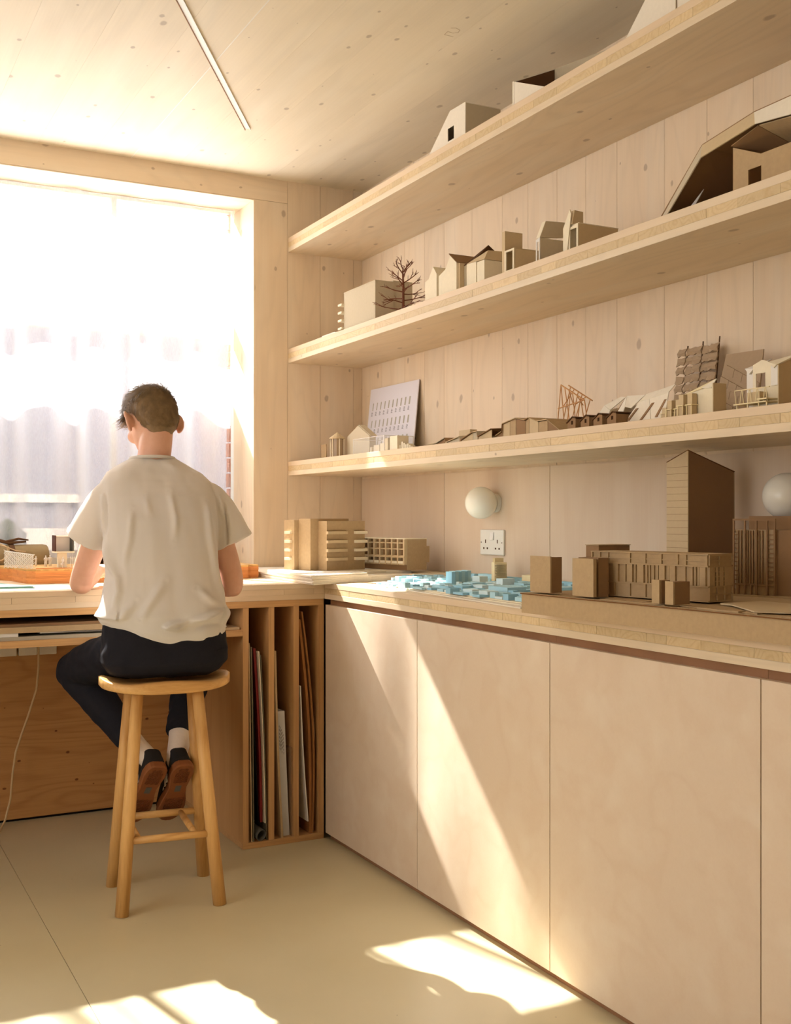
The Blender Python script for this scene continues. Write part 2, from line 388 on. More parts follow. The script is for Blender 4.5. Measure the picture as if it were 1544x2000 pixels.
M['clt_mark'] = plain('pale_pencil', lin(196, 176, 146))
def card(name, col, bump=0.15, var=0.05, scale=90): M[name] = plain(name, col, rough=0.85, spec=0.12, var=var, scale=scale, bump=bump)
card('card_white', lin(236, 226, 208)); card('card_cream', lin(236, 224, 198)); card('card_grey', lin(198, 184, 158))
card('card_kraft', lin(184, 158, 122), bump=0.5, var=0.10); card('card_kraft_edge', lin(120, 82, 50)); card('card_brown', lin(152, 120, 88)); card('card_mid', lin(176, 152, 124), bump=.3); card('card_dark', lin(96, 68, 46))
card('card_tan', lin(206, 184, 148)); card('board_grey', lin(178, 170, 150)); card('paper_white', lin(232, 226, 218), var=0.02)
card('foam_blue', lin(182, 220, 232), var=0.05); card('foam_blue_pale', lin(216, 236, 240)); card('foam_blue_deep', lin(160, 206, 226)); card('ivory', lin(236, 220, 178))
M['poster'] = plain('matt_poster_card', lin(226, 222, 228), rough=0.8, var=0.01)
M['poster_cut'] = plain('cut_window_card', lin(178, 172, 158), rough=0.9, var=0.05)
M['ink'] = plain('grey_print', lin(132, 126, 128), rough=0.9)
M['twig'] = plain('brown_stained_wire', lin(112, 62, 38), rough=0.7, var=0.15)
M['basswood'] = wood('basswood_sticks', lin(206, 150, 92), 'z', grain=0.4)
M['ash'] = wood('oiled_ash', lin(222, 176, 112), 'z', dark=lin(176, 122, 62), grain=0.75, rings=7, vary=0.03, rough=0.42, warp=2.2)
M['ash_x'] = wood('oiled_ash_seat', lin(224, 178, 114), 'x', dark=lin(178, 124, 64), grain=0.75, rings=10, vary=0.02, rough=0.38, warp=1.5)
M['cedar'] = wood('orange_ply_layers', lin(222, 150, 88), 'x', dark=lin(178, 98, 46), grain=0.6, rings=10, vary=0.08)
M['cedar_y'] = wood('ply_layers_end', lin(214, 170, 104), 'y', dark=lin(150, 104, 52), grain=0.9, rings=26, vary=0.08)
M['mat_green'] = plain('green_cutting_mat', lin(92, 138, 122), rough=0.45, var=0.05)
M['canvas'] = plain('canvas_roll', lin(150, 128, 92), rough=0.9, var=0.15, scale=30, bump=0.3)
M['string'] = plain('cotton_string', lin(206, 182, 150), rough=0.9)
M['print_white'] = plain('printed_white_resin', lin(236, 230, 222), rough=0.6, var=0.02)
M['maroon'] = plain('dark_maroon_card', lin(84, 50, 42), rough=0.7); M['slate'] = plain('slate_card', lin(92, 90, 84), rough=0.7)
M['alu'] = plain('white_lacquered_profile', lin(238, 234, 228), rough=0.35, var=0.01)
M['redcard'] = plain('deep_red_folder', lin(132, 36, 34), rough=0.6); M['cardboard'] = plain('corrugated_cardboard', lin(160, 108, 60), rough=0.9, var=0.18, scale=50)
M['greyboard'] = plain('olive_grey_board', lin(112, 104, 84), rough=0.85); M['envelope'] = plain('grey_white_envelope', lin(206, 204, 204), rough=0.7, var=0.03)
M['cable'] = plain('beige_cable', lin(214, 186, 140), rough=0.5)
t = NT('opal_glass'); t.b.inputs['Base Color'].default_value = lin(246, 242, 228); t.b.inputs['Roughness'].default_value = 0.25
t.b.inputs['Subsurface Weight'].default_value = 0.25; t.b.inputs['Subsurface Radius'].default_value = (.05, .05, .05); t.b.inputs['Subsurface Scale'].default_value = 0.2; M['opal'] = t.m
t = NT('clear_acrylic'); t.b.inputs['Base Color'].default_value = (0.95, 0.95, 0.93, 1); t.b.inputs['Roughness'].default_value = 0.05; t.b.inputs['Alpha'].default_value = 0.09; M['acrylic'] = t.m
t = NT('smoky_acrylic'); t.b.inputs['Base Color'].default_value = lin(190, 160, 120); t.b.inputs['Roughness'].default_value = 0.15; t.b.inputs['Alpha'].default_value = 0.6; M['tint'] = t.m

# ---------------------------------------------------------------- cross-laminated slabs
def slab_y(t, x0, x1, ya, yb, z0, z1, top='layer', blk=(.07, .16)):
    """three-layer panel running along y (ya > yb): two long layers, cut core blocks between"""
    h = (z1 - z0); a = z0 + h * .33; b = z1 - h * .33
    MB().box(x0, x1, yb, ya, z0, a - .0002).build('lower_layer', 'clt_y', t, bevel=.0012)
    MB().box(x0, x1, yb, ya, b + .0002, z1).build('upper_layer', top, t, bevel=.0012)
    y = ya
    while y > yb:
        w = R.uniform(*blk); yy = max(y - w, yb)
        MB().box(x0 + R.uniform(.0002, .0009), x1, yy + .0004, y - .0004, a, b).build('core_block', 'endgrain', t); y = yy
def slab_x(t, x0, x1, y0, y1, z0, z1):
    h = (z1 - z0); a = z0 + h * .33; b = z1 - h * .33
    MB().box(x0, x1, y0, y1, z0, a - .0002).build('lower_layer', 'layer_x', t, bevel=.0012)
    MB().box(x0, x1, y0, y1, b + .0002, z1).build('upper_layer', 'layer_x', t, bevel=.0012)
    x = x0
    while x < x1:
        w = R.uniform(.12, .3); xx = min(x + w, x1)
        MB().box(x + .0004, xx - .0004, y0 + R.uniform(.0002, .0008), y1, a, b).build('core_block', 'layer_x', t); x = xx
XS, XD, YD = 1.970, 1.749, 3.9306
ZW, ZWB = .9945, .9332
for z0, z1, lb in ((2.5010, 2.5685, 'topmost thick spruce wall shelf, just under the ceiling'), (1.9775, 2.0440, 'middle thick spruce wall shelf of the three, holding the leafless model tree'),
                   (1.4465, 1.5125, 'lowest thick spruce wall shelf, above the globe lamps')):
    s = thing('wall_shelf', lb, 'shelf', (XS, YW, z0), 'thick spruce wall shelves'); slab_y(s, XS, XW - .0005, YW - .001, -1.2, z0, z1)
s = thing('side_worktop', 'thick pale spruce worktop running along the shelf wall above the flat doors', 'worktop', (XD, YD, ZWB)); slab_y(s, XD, XW - .0045, YD - .0005, -1.2, ZWB, ZW)
s = thing('window_desk', 'thick pale spruce desk running under the curtained window', 'desk', (0, YD, ZWB)); slab_x(s, XL + .001, XD - .0006, YD, YW - .001, ZWB, ZW)
MB().box(XD - .0002, XW - .001, YD + .0006, YW - .001, ZWB, ZW).build('corner_piece', 'layer', s)
MB().box(XL + .001, XD - .0025, YD + .001, YW - .1, .9085, .933).build('under_board', 'plyedge', s)
MB().box(.2, WX1 - .006, YW + .002, YW + T + .028, ZWB, ZW).build('sill_board', 'layer_x', s)

# ---------------------------------------------------------------- cabinets under the side worktop
ye = [3.922, 3.183, 2.441, 1.690, .94, .19, -.56]
cl = ['flat birch cabinet in the corner beside the portfolio slots', 'flat birch cabinet second from the corner, crossed by the sunbeam', 'wide flat birch cabinet third from the corner', 'flat birch cabinet cut by the right edge of the picture', 'flat birch cabinet nearest the camera side', 'flat birch cabinet beside the camera']
for i, (a, b) in enumerate(zip(ye, ye[1:])):
    c = thing('cabinet', cl[i], 'cabinet', (XD, b, 0), 'flat fronted cabinets under the worktop')
    MB().box(XD + .0185, XW - .006, b + .001, a - .001, .026, .909).build('carcass', 'birch_v', c)
    MB().box(XD, XD + .018, b + .0015, a - .0015, .0255, .9109).build('door', 'birch', c, bevel=.001)
    MB().box(XD + .022, XD + .04, b + .0005, a - .0005, .0005, .0255).build('plinth', 'darkgap', c)
    MB().box(XD + .022, XD + .05, b + .0005, a - .0005, .9092, .9330).build('finger_rail', 'darkgap', c)

# ---------------------------------------------------------------- portfolio slots and low shelf under the desk
cb = thing('portfolio_rack', 'birch ply rack of three upright slots holding portfolios and boards', 'rack', (1.416, YD + .003, 0)); Y0 = YD + .003; YB = 4.70
MB().box(1.416, 1.7475, Y0, YB, 0.0005, .0235).build('base_board', 'plyedge', cb, bevel=.0008)
for x0, x1, nm in ((1.416, 1.4385, 'side_panel'), (1.519, 1.5415, 'divider'), (1.620, 1.6425, 'divider'), (1.725, 1.7475, 'side_panel')):
    b = MB(); b.box(x0, x1, Y0, YB, .0237, .908); o = b.build(nm, ['plyedge_z', 'ply'], cb)
    for k, p in enumerate(o.data.polygons): p.material_index = 0 if k == 2 else 1
MB().box(1.439, 1.7245, YB - .012, YB - .001, .024, .9075).build('back_panel', 'ply', cb)
ls = thing('low_shelf', 'thin ply shelf hung under the window desk, piled with papers', 'shelf', (0, Y0, .8))
MB().box(XL + .002, 1.4155, Y0, YB, .803, .8265).build('shelf_board', 'plyedge', ls, bevel=.0008)
pw = MB().box(XL + .001, 1.4155, 4.7314, 4.75, .012, .9085).build('trim_1', 'pine'); pw['kind'] = 'structure'
MB().box(XL, 1.41, 4.745, YW - .002, 0, .9).build('gap_shade_fill', 'black', wb)  # black fill: shade of the gap under the pine panel put in colour
for a, b, lb in ((.52, .72, 'pale plastic trunking box under the low shelf at the left edge'), (.728, .80, 'short pale trunking box behind the hanging cable'), (.804, .878, 'short pale trunking box just right of the hanging cable')):
    tb = MB().box(a, b, 4.69, 4.7312, .685, .765).build('cable_trunking', 'card_white', loc=(a, 4.7, .685), bevel=.003); tag(tb, lb, 'trunking')
cab = MB().tube([(.80, 4.68, .80), (.800, 4.66, .725), (.800, 4.66, .64), (.79, 4.65, .55), (.758, 4.65, .446), (.731, 4.65, .37), (.708, 4.64, .305), (.696, 4.64, .22), (.688, 4.64, .12), (.67, 4.66, .03), (.645, 4.61, .006), (.55, 4.45, .005), (.40, 4.3, .005)], .0042, n=8)
tag(cab.build('hanging_cable', 'cable', smooth=True, loc=(.8, 4.68, .8)), 'thin beige cable hanging down the knotty pine panel to the floor', 'cable')
# papers and boards lying on the low shelf
zz = .8268
for nm, mt, x0, x1, dy, h, lb, rz in (
    ('grey_board', 'board_grey', -.6, 1.12, .008, .012, 'thick grey board at the bottom of the pile on the low shelf', .0),
    ('white_box_lid', 'paper_white', -.1, .612, .012, .0125, 'white box lid lying in the pile at the left edge', .0),
    ('kraft_board', 'card_kraft', -.6, 1.0, .006, .020, 'brown kraft board thick in the middle of the pile', .006),
    ('cardboard_sheet', 'card_brown', -.6, .98, .020, .009, 'dark brown cardboard sheet on top of the pile', -.004)):
    o = MB().rbox(((x0 + x1) / 2, Y0 + dy + .3, zz + h / 2), x1 - x0, .58, h, rz=0).build(nm, mt, loc=((x0 + x1) / 2, Y0 + .3, zz)); o.rotation_euler.z = rz * .3
    tag(o, lb, 'board'); zz += h + .0005
o = MB().rbox((.80, Y0 + .16, .8470), .26, .24, .005).build('paper_wedge', 'paper_white', loc=(.8, Y0 + .16, .8445)); o.rotation_euler = (0, math.radians(1.2), .12); tag(o, 'white folded paper sticking out beside the white box lid', 'paper')
o = MB().rbox((1.31, Y0 + .16, .8315), .20, .28, .009).build('drawing_sheets', 'card_tan', loc=(1.31, Y0 + .16, .827)); tag(o, 'cream paper sheets on the low shelf right of the seated person', 'paper')
o = MB().rbox((1.30, Y0 + .14, .8435), .17, .24, .004).build('white_sheet', 'paper_white', loc=(1.3, Y0 + .14, .8415)); o.rotation_euler.z = -.25; tag(o, 'white sheet lying askew over cream sheets right of the person', 'paper')
o = MB().rbox((1.285, Y0 + .10, .866), .13, .05, .032).build('timber_offcut', 'card_dark', loc=(1.285, Y0 + .1, .85), bevel=.002); o.rotation_euler.z = -.2; tag(o, 'dark brown timber offcut on the sheets of the low shelf', 'offcut')

# upright boards in the slots: thin leaning plates (x at foot, x at top)
def leaner(nm, mt, xb, xt, th, zt, lb, y0=0.006, dep=.55, cat='board', zb=.0245, bend=0.0, extra=None):
    b = MB(); n = 8; r = []
    for k in range(n + 1):
        f = k / n; z = zb + (zt - zb) * f; x = xb + (xt - xb) * f + bend * math.sin(f * math.pi)
        r.append([(x, Y0 + y0, z), (x + th, Y0 + y0, z), (x + th, Y0 + y0 + dep, z - .01 * (f > .99)), (x, Y0 + y0 + dep, z - .01 * (f > .99))])
    b.loft(r); return tag(b.build(nm, mt, loc=(xb, Y0 + y0, zb)), lb, cat)
leaner('portfolio_board', 'card_tan', 1.452, 1.4415, .003, .775, 'tan board leaning against the left side of the first slot', cat='board')
leaner('grey_folder', 'greyboard', 1.458, 1.449, .005, .760, 'olive grey folder second from the left in the first slot', bend=.002, cat='folder')
leaner('black_portfolio', 'black', 1.486, 1.4555, .005, .745, 'black portfolio leaning in the middle of the first slot', zb=.0885, y0=.03, cat='portfolio')
leaner('red_folder', 'redcard', 1.4925, 1.464, .009, .752, 'deep red folder in the first slot', zb=.09, y0=.02, bend=.006, cat='folder')
leaner('white_folder', 'card_cream', 1.5055, 1.4795, .003, .742, 'cream folder edge right of the red folder', zb=.0885, y0=.004, bend=.004, cat='folder')
leaner('grey_sleeve', 'greyboard', 1.5115, 1.4865, .003, .728, 'olive grey sleeve furthest right in the first slot', y0=.004, bend=.0035, cat='folder')
b = MB(); ring = []
for yy in (Y0 - .004, Y0 + .4): ring.append([(1.4885 + .0185 * math.cos(a) + .004 * math.sin(a), yy, .0465 + .0205 * math.sin(a)) for a in [k * math.pi / 10 for k in range(20)]])
for yy in (Y0 + .4, Y0 - .004): ring.append([(1.4885 + .0160 * math.cos(a) + .004 * math.sin(a), yy, .0465 + .0180 * math.sin(a)) for a in [k * math.pi / 10 for k in range(20)]])
b.loft([ring[1], ring[0], ring[3], ring[2]], caps=False)
tag(b.build('rolled_drawing', 'slate', smooth=True, loc=(1.4885, Y0, .0245), recalc=True), 'dark rolled sheet lying at the foot of the first slot', 'tube')
leaner('mounting_board', 'card_kraft', 1.572, 1.5425, .008, .74, 'long brown mounting board leaning across the second slot', y0=.003, bend=-.004)
leaner('envelope', 'envelope', 1.5850, 1.5640, .028, .505, 'grey white padded envelope with a printed label in the second slot', y0=.022, bend=-.001, cat='envelope', zb=.0245)
lbm = MB()
for r_, (zt_, zc_) in enumerate(((.455, .33), (.45, .36), (.44, .30), (.43, .37), (.42, .345))):
    for k in range(7):
        z = zt_ - k * .014
        if z < zc_: break
        xx = 1.569 + .0042 * r_ + .0005 * k
        lbm.box(xx, xx + .0018, Y0 + .0205, Y0 + .0212, z - .0115, z - (.002 if k % 2 else .004))
tag(lbm.build('address_print', 'ink', bpy.data.objects['envelope']))
leaner('plywood_offcut', 'card_brown', 1.6145, 1.6135, .0045, .365, 'thin reddish plywood offcut right of the envelope', y0=.01, cat='offcut')
leaner('white_foam_board', 'paper_white', 1.680, 1.648, .004, .60, 'white foam board leaning in the third slot', y0=.002, zb=.073, dep=.45, bend=-.004)
leaner('torn_cardboard', 'cardboard', 1.690, 1.6440, .010, .855, 'long ragged cardboard sheet leaning in the third slot', y0=.012, bend=.018)
leaner('folded_cardboard', 'cardboard', 1.700, 1.6560, .006, .885, 'second ragged cardboard sheet, right of the first and reaching higher', y0=.008, bend=.024)
leaner('cardboard_flap', 'card_tan', 1.7125, 1.7085, .003, .48, 'small pointed tan cardboard flap in the third slot', y0=.02, bend=.003, zb=.36)


# ---------------------------------------------------------------- lamps, socket, ceiling rail
for y, lb in ((3.640, 'white opal globe lamp on the wall above the double socket'), (2.115, 'white opal globe lamp cut by the right edge of the picture')):
    l = thing('globe_lamp', lb, 'lamp', (XW - .004, y, 1.306), 'opal globe wall lamps')
    MB().lathe([(.033, -.020), (.037, -.018), (.037, -.001), (.037, 0)], (XW - .0042, y, 1.306), 'x', 32).build('wall_plate', 'white', l, smooth=False, bevel=.001)
    MB().lathe([(.030, -.030), (.0305, -.0205)], (XW - .0042, y, 1.306), 'x', 32).build('collar', 'alu', l)
    r = .0625; MB().lathe([(max(r * math.sin(math.pi * k / 24), .0003), -r * math.cos(math.pi * k / 24)) for k in range(25)], (XW - .076, y, 1.306), 'x', 40).build('globe', 'opal', l, smooth=True)
so = thing('double_socket', 'white double mains socket with one switch on the birch panel', 'socket', (XW - .0045, 3.662, 1.151))
fx_ = XW - .0045
MB().box(fx_ - .009, fx_, 3.578, 3.746, 1.102, 1.201).build('face_plate', 'white', so, bevel=.003)
MB().rbox((fx_ - .0115, 3.655, 1.176), .006, .022, .030, ry=.12).build('switch', 'alu', so, bevel=.001)
for cy_ in (3.62, 3.705):
    MB().box(fx_ - .0095, fx_ - .0088, cy_ - .003, cy_ + .003, 1.148, 1.162).build('earth_slot', 'card_dark', so)
    for d in (-.013, .013): MB().box(fx_ - .0095, fx_ - .0088, cy_ + d - .0045, cy_ + d + .0045, 1.124, 1.131).build('pin_slot', 'card_dark', so)
for yy, zz_ in ((3.587, 1.151), (3.737, 1.151)): MB().lathe([(.0025, -.0006), (.0025, 0)], (fx_ - .0092, yy, zz_), 'x', 10).build('screw', 'card_dark', so)
rl = thing('ceiling_light_rail', 'slim white light rail set diagonally into the timber ceiling', 'light', (S1.x, S1.y, ZC))
def rail(w0, w1, z0, z1, nm, mt, sh=0.0):
    a = S0 - SD * 1.6 + SN * w0; b = S0 - SD * 1.6 + SN * w1; c = S1 + SN * w1 - SD * sh; d = S1 + SN * w0 - SD * sh
    MB().prism([(a.x, a.y, z0), (b.x, b.y, z0), (c.x, c.y, z0), (d.x, d.y, z0)], (0, 0, z1 - z0)).build(nm, mt, rl)
rail(-.012, -.0095, ZC - .006, ZC + .002, 'flange', 'alu'); rail(.0095, .012, ZC - .006, ZC + .002, 'flange', 'darkgap'); rail(-.0094, .0094, ZC - .0035, ZC + .002, 'diffuser', 'alu', .012)  # the dark strip paints the shade of a groove that is not cut
rail(-.0094, .0094, ZC - .006, ZC + .002, 'end_cap', 'darkgap', .0) if False else None

# faint pencilled figure on the ceiling boards
pc = Vector((1.838, 3.107)); pm_ = MB(); pts5 = [(.022, .03), (-.012, .03), (-.014, .004), (.006, .008), (.020, -.004), (.016, -.022), (-.002, -.030), (-.018, -.022)]
for (a, b), (c, d) in zip(pts5, pts5[1:]):
    r0 = Vector((a, b)); r1 = Vector((c, d)); n_ = Vector((-(r1 - r0).y, (r1 - r0).x)).normalized() * .0014
    pm_.prism([(pc.x + q.x, pc.y + q.y, ZC - .0004) for q in (r0 - n_, r1 - n_, r1 + n_, r0 + n_)], (0, 0, .0006))
pm_.build('pencil_mark', M['clt_mark'], ce)
# ---------------------------------------------------------------- stool
def leg(b, p, q, r0, r1, n=16, mt=None):
    b.tube([p, ((p[0] + q[0]) / 2, (p[1] + q[1]) / 2, (p[2] + q[2]) / 2), q], [r0, (r0 + r1) / 2 + .0005, r1], n); return b
sx, sy = 1.020, 3.590
stl = thing('bar_stool', 'tall oiled ash stool with dished seat and round legs', 'stool', (sx, sy, 0))
A = -.13
def sp_(a, b_, z): return (sx + a * math.cos(A) - b_ * math.sin(A), sy + a * math.sin(A) + b_ * math.cos(A), z)
rings = []
NS = 48
def seat_r(th):  # rounded D outline
    a, b_ = .212, .145; c, s = abs(math.cos(th)), abs(math.sin(th)); return 1 / ((c / a) ** 2.6 + (s / b_) ** 2.6) ** (1 / 2.6)
def seat_z(x, y): return .709 + .026 * (abs(x) / .21) ** 4 + .016 * max(0, math.cos(x * math.pi / .32)) * min(1, max(0, (-y + .02) / .14)) ** 1.5
bt = MB(); top = []; bot = []
for fr in (1.0, .97, .8, .6, .4, .2, .04):
    row = []
    for k in range(NS):
        th = 2 * math.pi * k / NS; r = seat_r(th) * fr; x, y = r * math.cos(th), r * math.sin(th)
        row.append(sp_(x, y, seat_z(x, y) - (.005 if fr == 1.0 else 0)))
    top.append(row)
for fr in (1.0, .975, .5, .04):
    row = []
    for k in range(NS):
        th = 2 * math.pi * k / NS; r = seat_r(th) * fr; x, y = r * math.cos(th), r * math.sin(th)
        row.append(sp_(x, y, .685 + .015 * (abs(x) / .21) ** 2.5 + (.005 if fr == 1.0 else 0)))
    bot.append(row)
bt.loft(bot[::-1] + top); bt.build('seat', 'ash_x', stl, smooth=True, recalc=True)
LG = {'fl': ((.845, 3.456, 0), (.907, 3.505, .688)), 'fr': ((1.152, 3.419, 0), (1.096, 3.478, .688)), 'bl': ((.887, 3.759, 0), (.928, 3.680, .688)), 'br': ((1.195, 3.724, 0), (1.130, 3.652, .688))}
for k, (p, q) in LG.items():
    b = MB(); leg(b, p, q, .0215, .0185, 18); b.build('leg', 'ash', stl, smooth=True)
def on(k, z): p, q = LG[k]; f = z / .688; return Vector(p).lerp(Vector(q), f)
fr0, fr1 = on('fl', .228), on('fr', .228); br0, br1 = on('bl', .236), on('br', .236)
for a, b_ in ((fr0, fr1), (br0, br1)): MB().tube([a, a.lerp(b_, .5), b_], [.0115, .0125, .0115], 14).build('rung', 'ash_x', stl, smooth=True)
for f in (.12, .78):
    a = fr0.lerp(fr1, f + .02); b_ = br0.lerp(br1, f - .03 if f < .5 else f - .02); MB().tube([a, a.lerp(b_, .5), b_], [.010, .011, .010], 12).build('rung', 'ash', stl, smooth=True)
# ---------------------------------------------------------------- card models on the topmost shelf
ZT, ZM, ZL = 2.5690, 2.0445, 1.5130
t = thing('card_house_model', 'white card house model with one small square window on the topmost shelf', 'model', (1.99, 3.4, ZT))
P1 = [(3.545, ZT), (3.275, ZT), (3.274, 2.691), (3.380, 2.693)]
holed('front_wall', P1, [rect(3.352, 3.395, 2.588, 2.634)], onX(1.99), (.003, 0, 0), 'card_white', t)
MB().box(1.9932, 2.135, 3.274, 3.277, ZT, 2.688).build('end_wall', 'card_grey', t)  # greyer than the white front: the end wall's shade put in colour
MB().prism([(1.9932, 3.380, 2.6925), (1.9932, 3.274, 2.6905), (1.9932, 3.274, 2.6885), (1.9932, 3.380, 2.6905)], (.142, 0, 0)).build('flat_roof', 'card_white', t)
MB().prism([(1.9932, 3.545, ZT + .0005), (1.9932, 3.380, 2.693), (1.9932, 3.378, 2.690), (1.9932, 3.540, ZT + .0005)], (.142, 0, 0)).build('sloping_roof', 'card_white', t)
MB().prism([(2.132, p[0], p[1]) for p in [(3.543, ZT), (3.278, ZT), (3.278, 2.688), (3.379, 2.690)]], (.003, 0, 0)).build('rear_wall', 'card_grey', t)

t = thing('open_box_model', 'open topped white card box model with shade-darkened inside on the topmost shelf', 'model', (1.99, 2.8, ZT))
MB().prism([(1.99, 2.974, ZT), (2.15, 2.974, ZT), (2.15, 2.974, 2.726), (1.99, 2.974, 2.657)], (0, .008, 0)).build('left_wall', 'card_white', t)
MB().prism([(1.9935, 2.9735, ZT + .004), (2.1495, 2.9735, ZT + .004), (2.1495, 2.9735, 2.7235), (1.9935, 2.9735, 2.6545)], (0, -.0012, 0)).build('shaded_inner_face', 'card_dark', t)  # dark sheet paints the shade on the left wall's inner face
MB().prism([(1.991, 2.9733, ZT), (1.991, 2.80, ZT), (1.991, 2.80, 2.579), (1.991, 2.9733, 2.6555)], (.0022, 0, 0)).build('front_wall', 'card_white', t)
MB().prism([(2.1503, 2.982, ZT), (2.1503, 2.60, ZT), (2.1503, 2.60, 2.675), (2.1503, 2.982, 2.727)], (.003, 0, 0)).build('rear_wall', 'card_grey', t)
MB().box(1.9935, 2.1495, 2.61, 2.9720, ZT + .0003, ZT + .0035).build('floor_plate', 'card_grey', t)

t = thing('large_card_model', 'large pale card model cut off by the top of the picture', 'model', (1.99, 2.2, ZT))
MB().prism([(1.99, 2.43, ZT), (1.99, 2.2175, ZT), (1.99, 2.2175, 2.735), (1.99, 2.25, 2.735)], (.004, 0, 0)).build('front_wall', 'card_white', t)
MB().prism([(1.99, 2.2105, ZT), (1.99, 1.95, ZT), (1.99, 1.95, 2.735), (1.99, 2.2105, 2.735)], (.004, 0, 0)).build('front_wall', 'card_white', t)
MB().box(1.997, 2.2, 1.95, 2.245, ZT, 2.733).build('core', 'card_kraft', t)
MB().prism([(1.9945, 2.428, ZT + .001), (1.9945, 2.25, 2.735), (1.9945, 2.246, 2.735), (1.9945, 2.42, ZT + .001)], (.2, 0, 0)).build('sloping_roof', 'card_white', t)

# ---------------------------------------------------------------- card models on the middle shelf
t = tag(MB().prism([(1.985, 4.56, ZM), (1.985, 4.33, ZM), (2.2, 4.33, ZM), (2.2, 4.52, ZM)], (0, 0, .006)).build('contour_card', 'card_white', loc=(2.0, 4.5, ZM)), 'flat white card sheet at the corner end of the middle shelf', 'card')
t = tag(MB().prism([(1.99, 4.50, ZM + .0065), (1.99, 4.36, ZM + .0065), (2.15, 4.36, ZM + .0065), (2.15, 4.48, ZM + .0065)], (0, 0, .005)).build('contour_card', 'card_white', loc=(2.0, 4.45, ZM + .0065)), 'smaller white card sheet stacked on the flat one on the middle shelf', 'card')
t = thing('block_model', 'plain grey card block with four little balconies on its left corner', 'model', (1.99, 4.1, ZM))
MB().box(1.99, 2.073, 3.971, 4.268, ZM, 2.207).build('block', 'card_grey', t)
MB().box(2.0735, 2.162, 3.975, 4.26, ZM, 2.213).build('rear_block', 'card_grey', t)
for k in range(4): MB().box(1.978, 2.03, 4.2685, 4.305, 2.052 + k * .0335, 2.061 + k * .0335).build('balcony', 'card_cream', t)
MB().box(1.9885, 1.9898, 3.9715, 4.2675, 2.2035, 2.2068).build('parapet', 'card_grey', t)

# leafless tree
t = thing('leafless_tree_model', 'small dark brown leafless model tree with forked branches', 'model', (2.05, 3.845, ZM))
b = MB(); b.lathe([(.02, 0), (.02, .003)], (2.05, 3.845, ZM)); b.build('foot', 'twig', t)
b = MB(); b.tube([(2.05, 3.845, ZM + .003), (2.051, 3.846, 2.10), (2.05, 3.843, 2.165), (2.048, 3.846, 2.225)], [.0062, .0055, .0045, .0028], 8)
b.build('trunk', 'twig', t)
b = MB(); RT = random.Random(5)
def limb(p, d, l, r, lev):
    q = p + d * l * .5 + Vector((0, 0, l * .04)); e = q + (d + Vector((RT.uniform(-.25, .25), RT.uniform(-.25, .25), RT.uniform(-.1, .25)))).normalized() * l * .5
    b.tube([p, q, e], [r, r * .85, r * .6], 5)
    if lev < 2:
        for k in range(3 if lev == 0 else 2):
            nd = (d + Vector((RT.uniform(-.8, .8), RT.uniform(-.8, .8), RT.uniform(-.35, .55)))).normalized(); limb(q.lerp(e, RT.uniform(.0, 1)), nd, l * RT.uniform(.42, .62), r * .62, lev + 1)
for k in range(20):
    f = k / 19; z = 2.062 + f * .165; a = k * 2.4
    L_ = .082 - .036 * f; up = .05 + 1.1 * max(0, f - .45) * 2
    limb(Vector((2.05, 3.845, z)), Vector((math.cos(a), math.sin(a), up)).normalized(), L_, .0026, 0)
b.build('branches', 'twig', t)

# row of gabled card houses: polygons in the wall plane, pushed back
def houses(name, lb, X, parts, dep, walls=('card_cream', 'card_tan')):
    t = thing(name, lb, 'model', (X, parts[0][0][0], ZM))
    for k, pts in enumerate(parts):
        MB().prism([(X + .002 * k, y, z) for y, z in pts], (dep, 0, 0)).build('house', walls[0], t)
    return t
t = houses('gabled_row_model', 'cream card row of small gabled houses right of the model tree', 1.995, [
    [(3.569, ZM), (3.483, ZM), (3.483, 2.135), (3.510, 2.167), (3.542, 2.127), (3.569, 2.121)],
    [(3.471, ZM), (3.346, ZM), (3.346, 2.150), (3.388, 2.184), (3.424, 2.140), (3.471, 2.124)]], .10)
MB().box(2.006, 2.09, 3.4715, 3.4825, ZM, 2.112).build('link', 'card_grey', t)
MB().box(2.004, 2.10, 3.335, 3.3455, ZM, 2.146).build('narrow_bay', 'card_tan', t)
MB().prism([(1.992, 3.390, 2.186), (1.992, 3.345, 2.1515), (1.992, 3.336, 2.146), (1.992, 3.336, 2.149), (1.992, 3.345, 2.1545), (1.992, 3.391, 2.1895)], (.115, 0, 0)).build('roof', 'card_brown', t)
t = thing('hipped_row_model', 'cream card houses with a folded dark valley roof, in the middle of the shelf', 'model', (2.0, 3.24, ZM))
MB().box(2.022, 2.13, 3.2785, 3.334, ZM, 2.136).build('set_back_house', 'card_grey', t)
MB().prism([(2.02, 3.334, 2.1365), (2.02, 3.28, 2.1365), (2.07, 3.252, 2.196), (2.13, 3.30, 2.19)], (0, 0, .0025)).build('valley_roof', 'card_dark', t)
MB().box(1.998, 2.13, 3.2165, 3.278, ZM, 2.128).build('house', 'card_cream', t)
MB().box(2.004, 2.12, 3.2105, 3.216, ZM, 2.120).build('slot', 'card_brown', t)
MB().box(1.998, 2.13, 3.164, 3.210, ZM, 2.122).build('house', 'card_cream', t)
MB().add([(1.996, 3.279, 2.1285), (1.996, 3.162, 2.1225), (2.132, 3.162, 2.1245), (2.132, 3.279, 2.131), (2.02, 3.175, 2.158), (2.10, 3.175, 2.161)],
         [(0, 1, 4), (1, 2, 5, 4), (2, 3, 5), (3, 0, 4, 5), (0, 3, 2, 1)]).build('hipped_roof', 'card_tan', t)

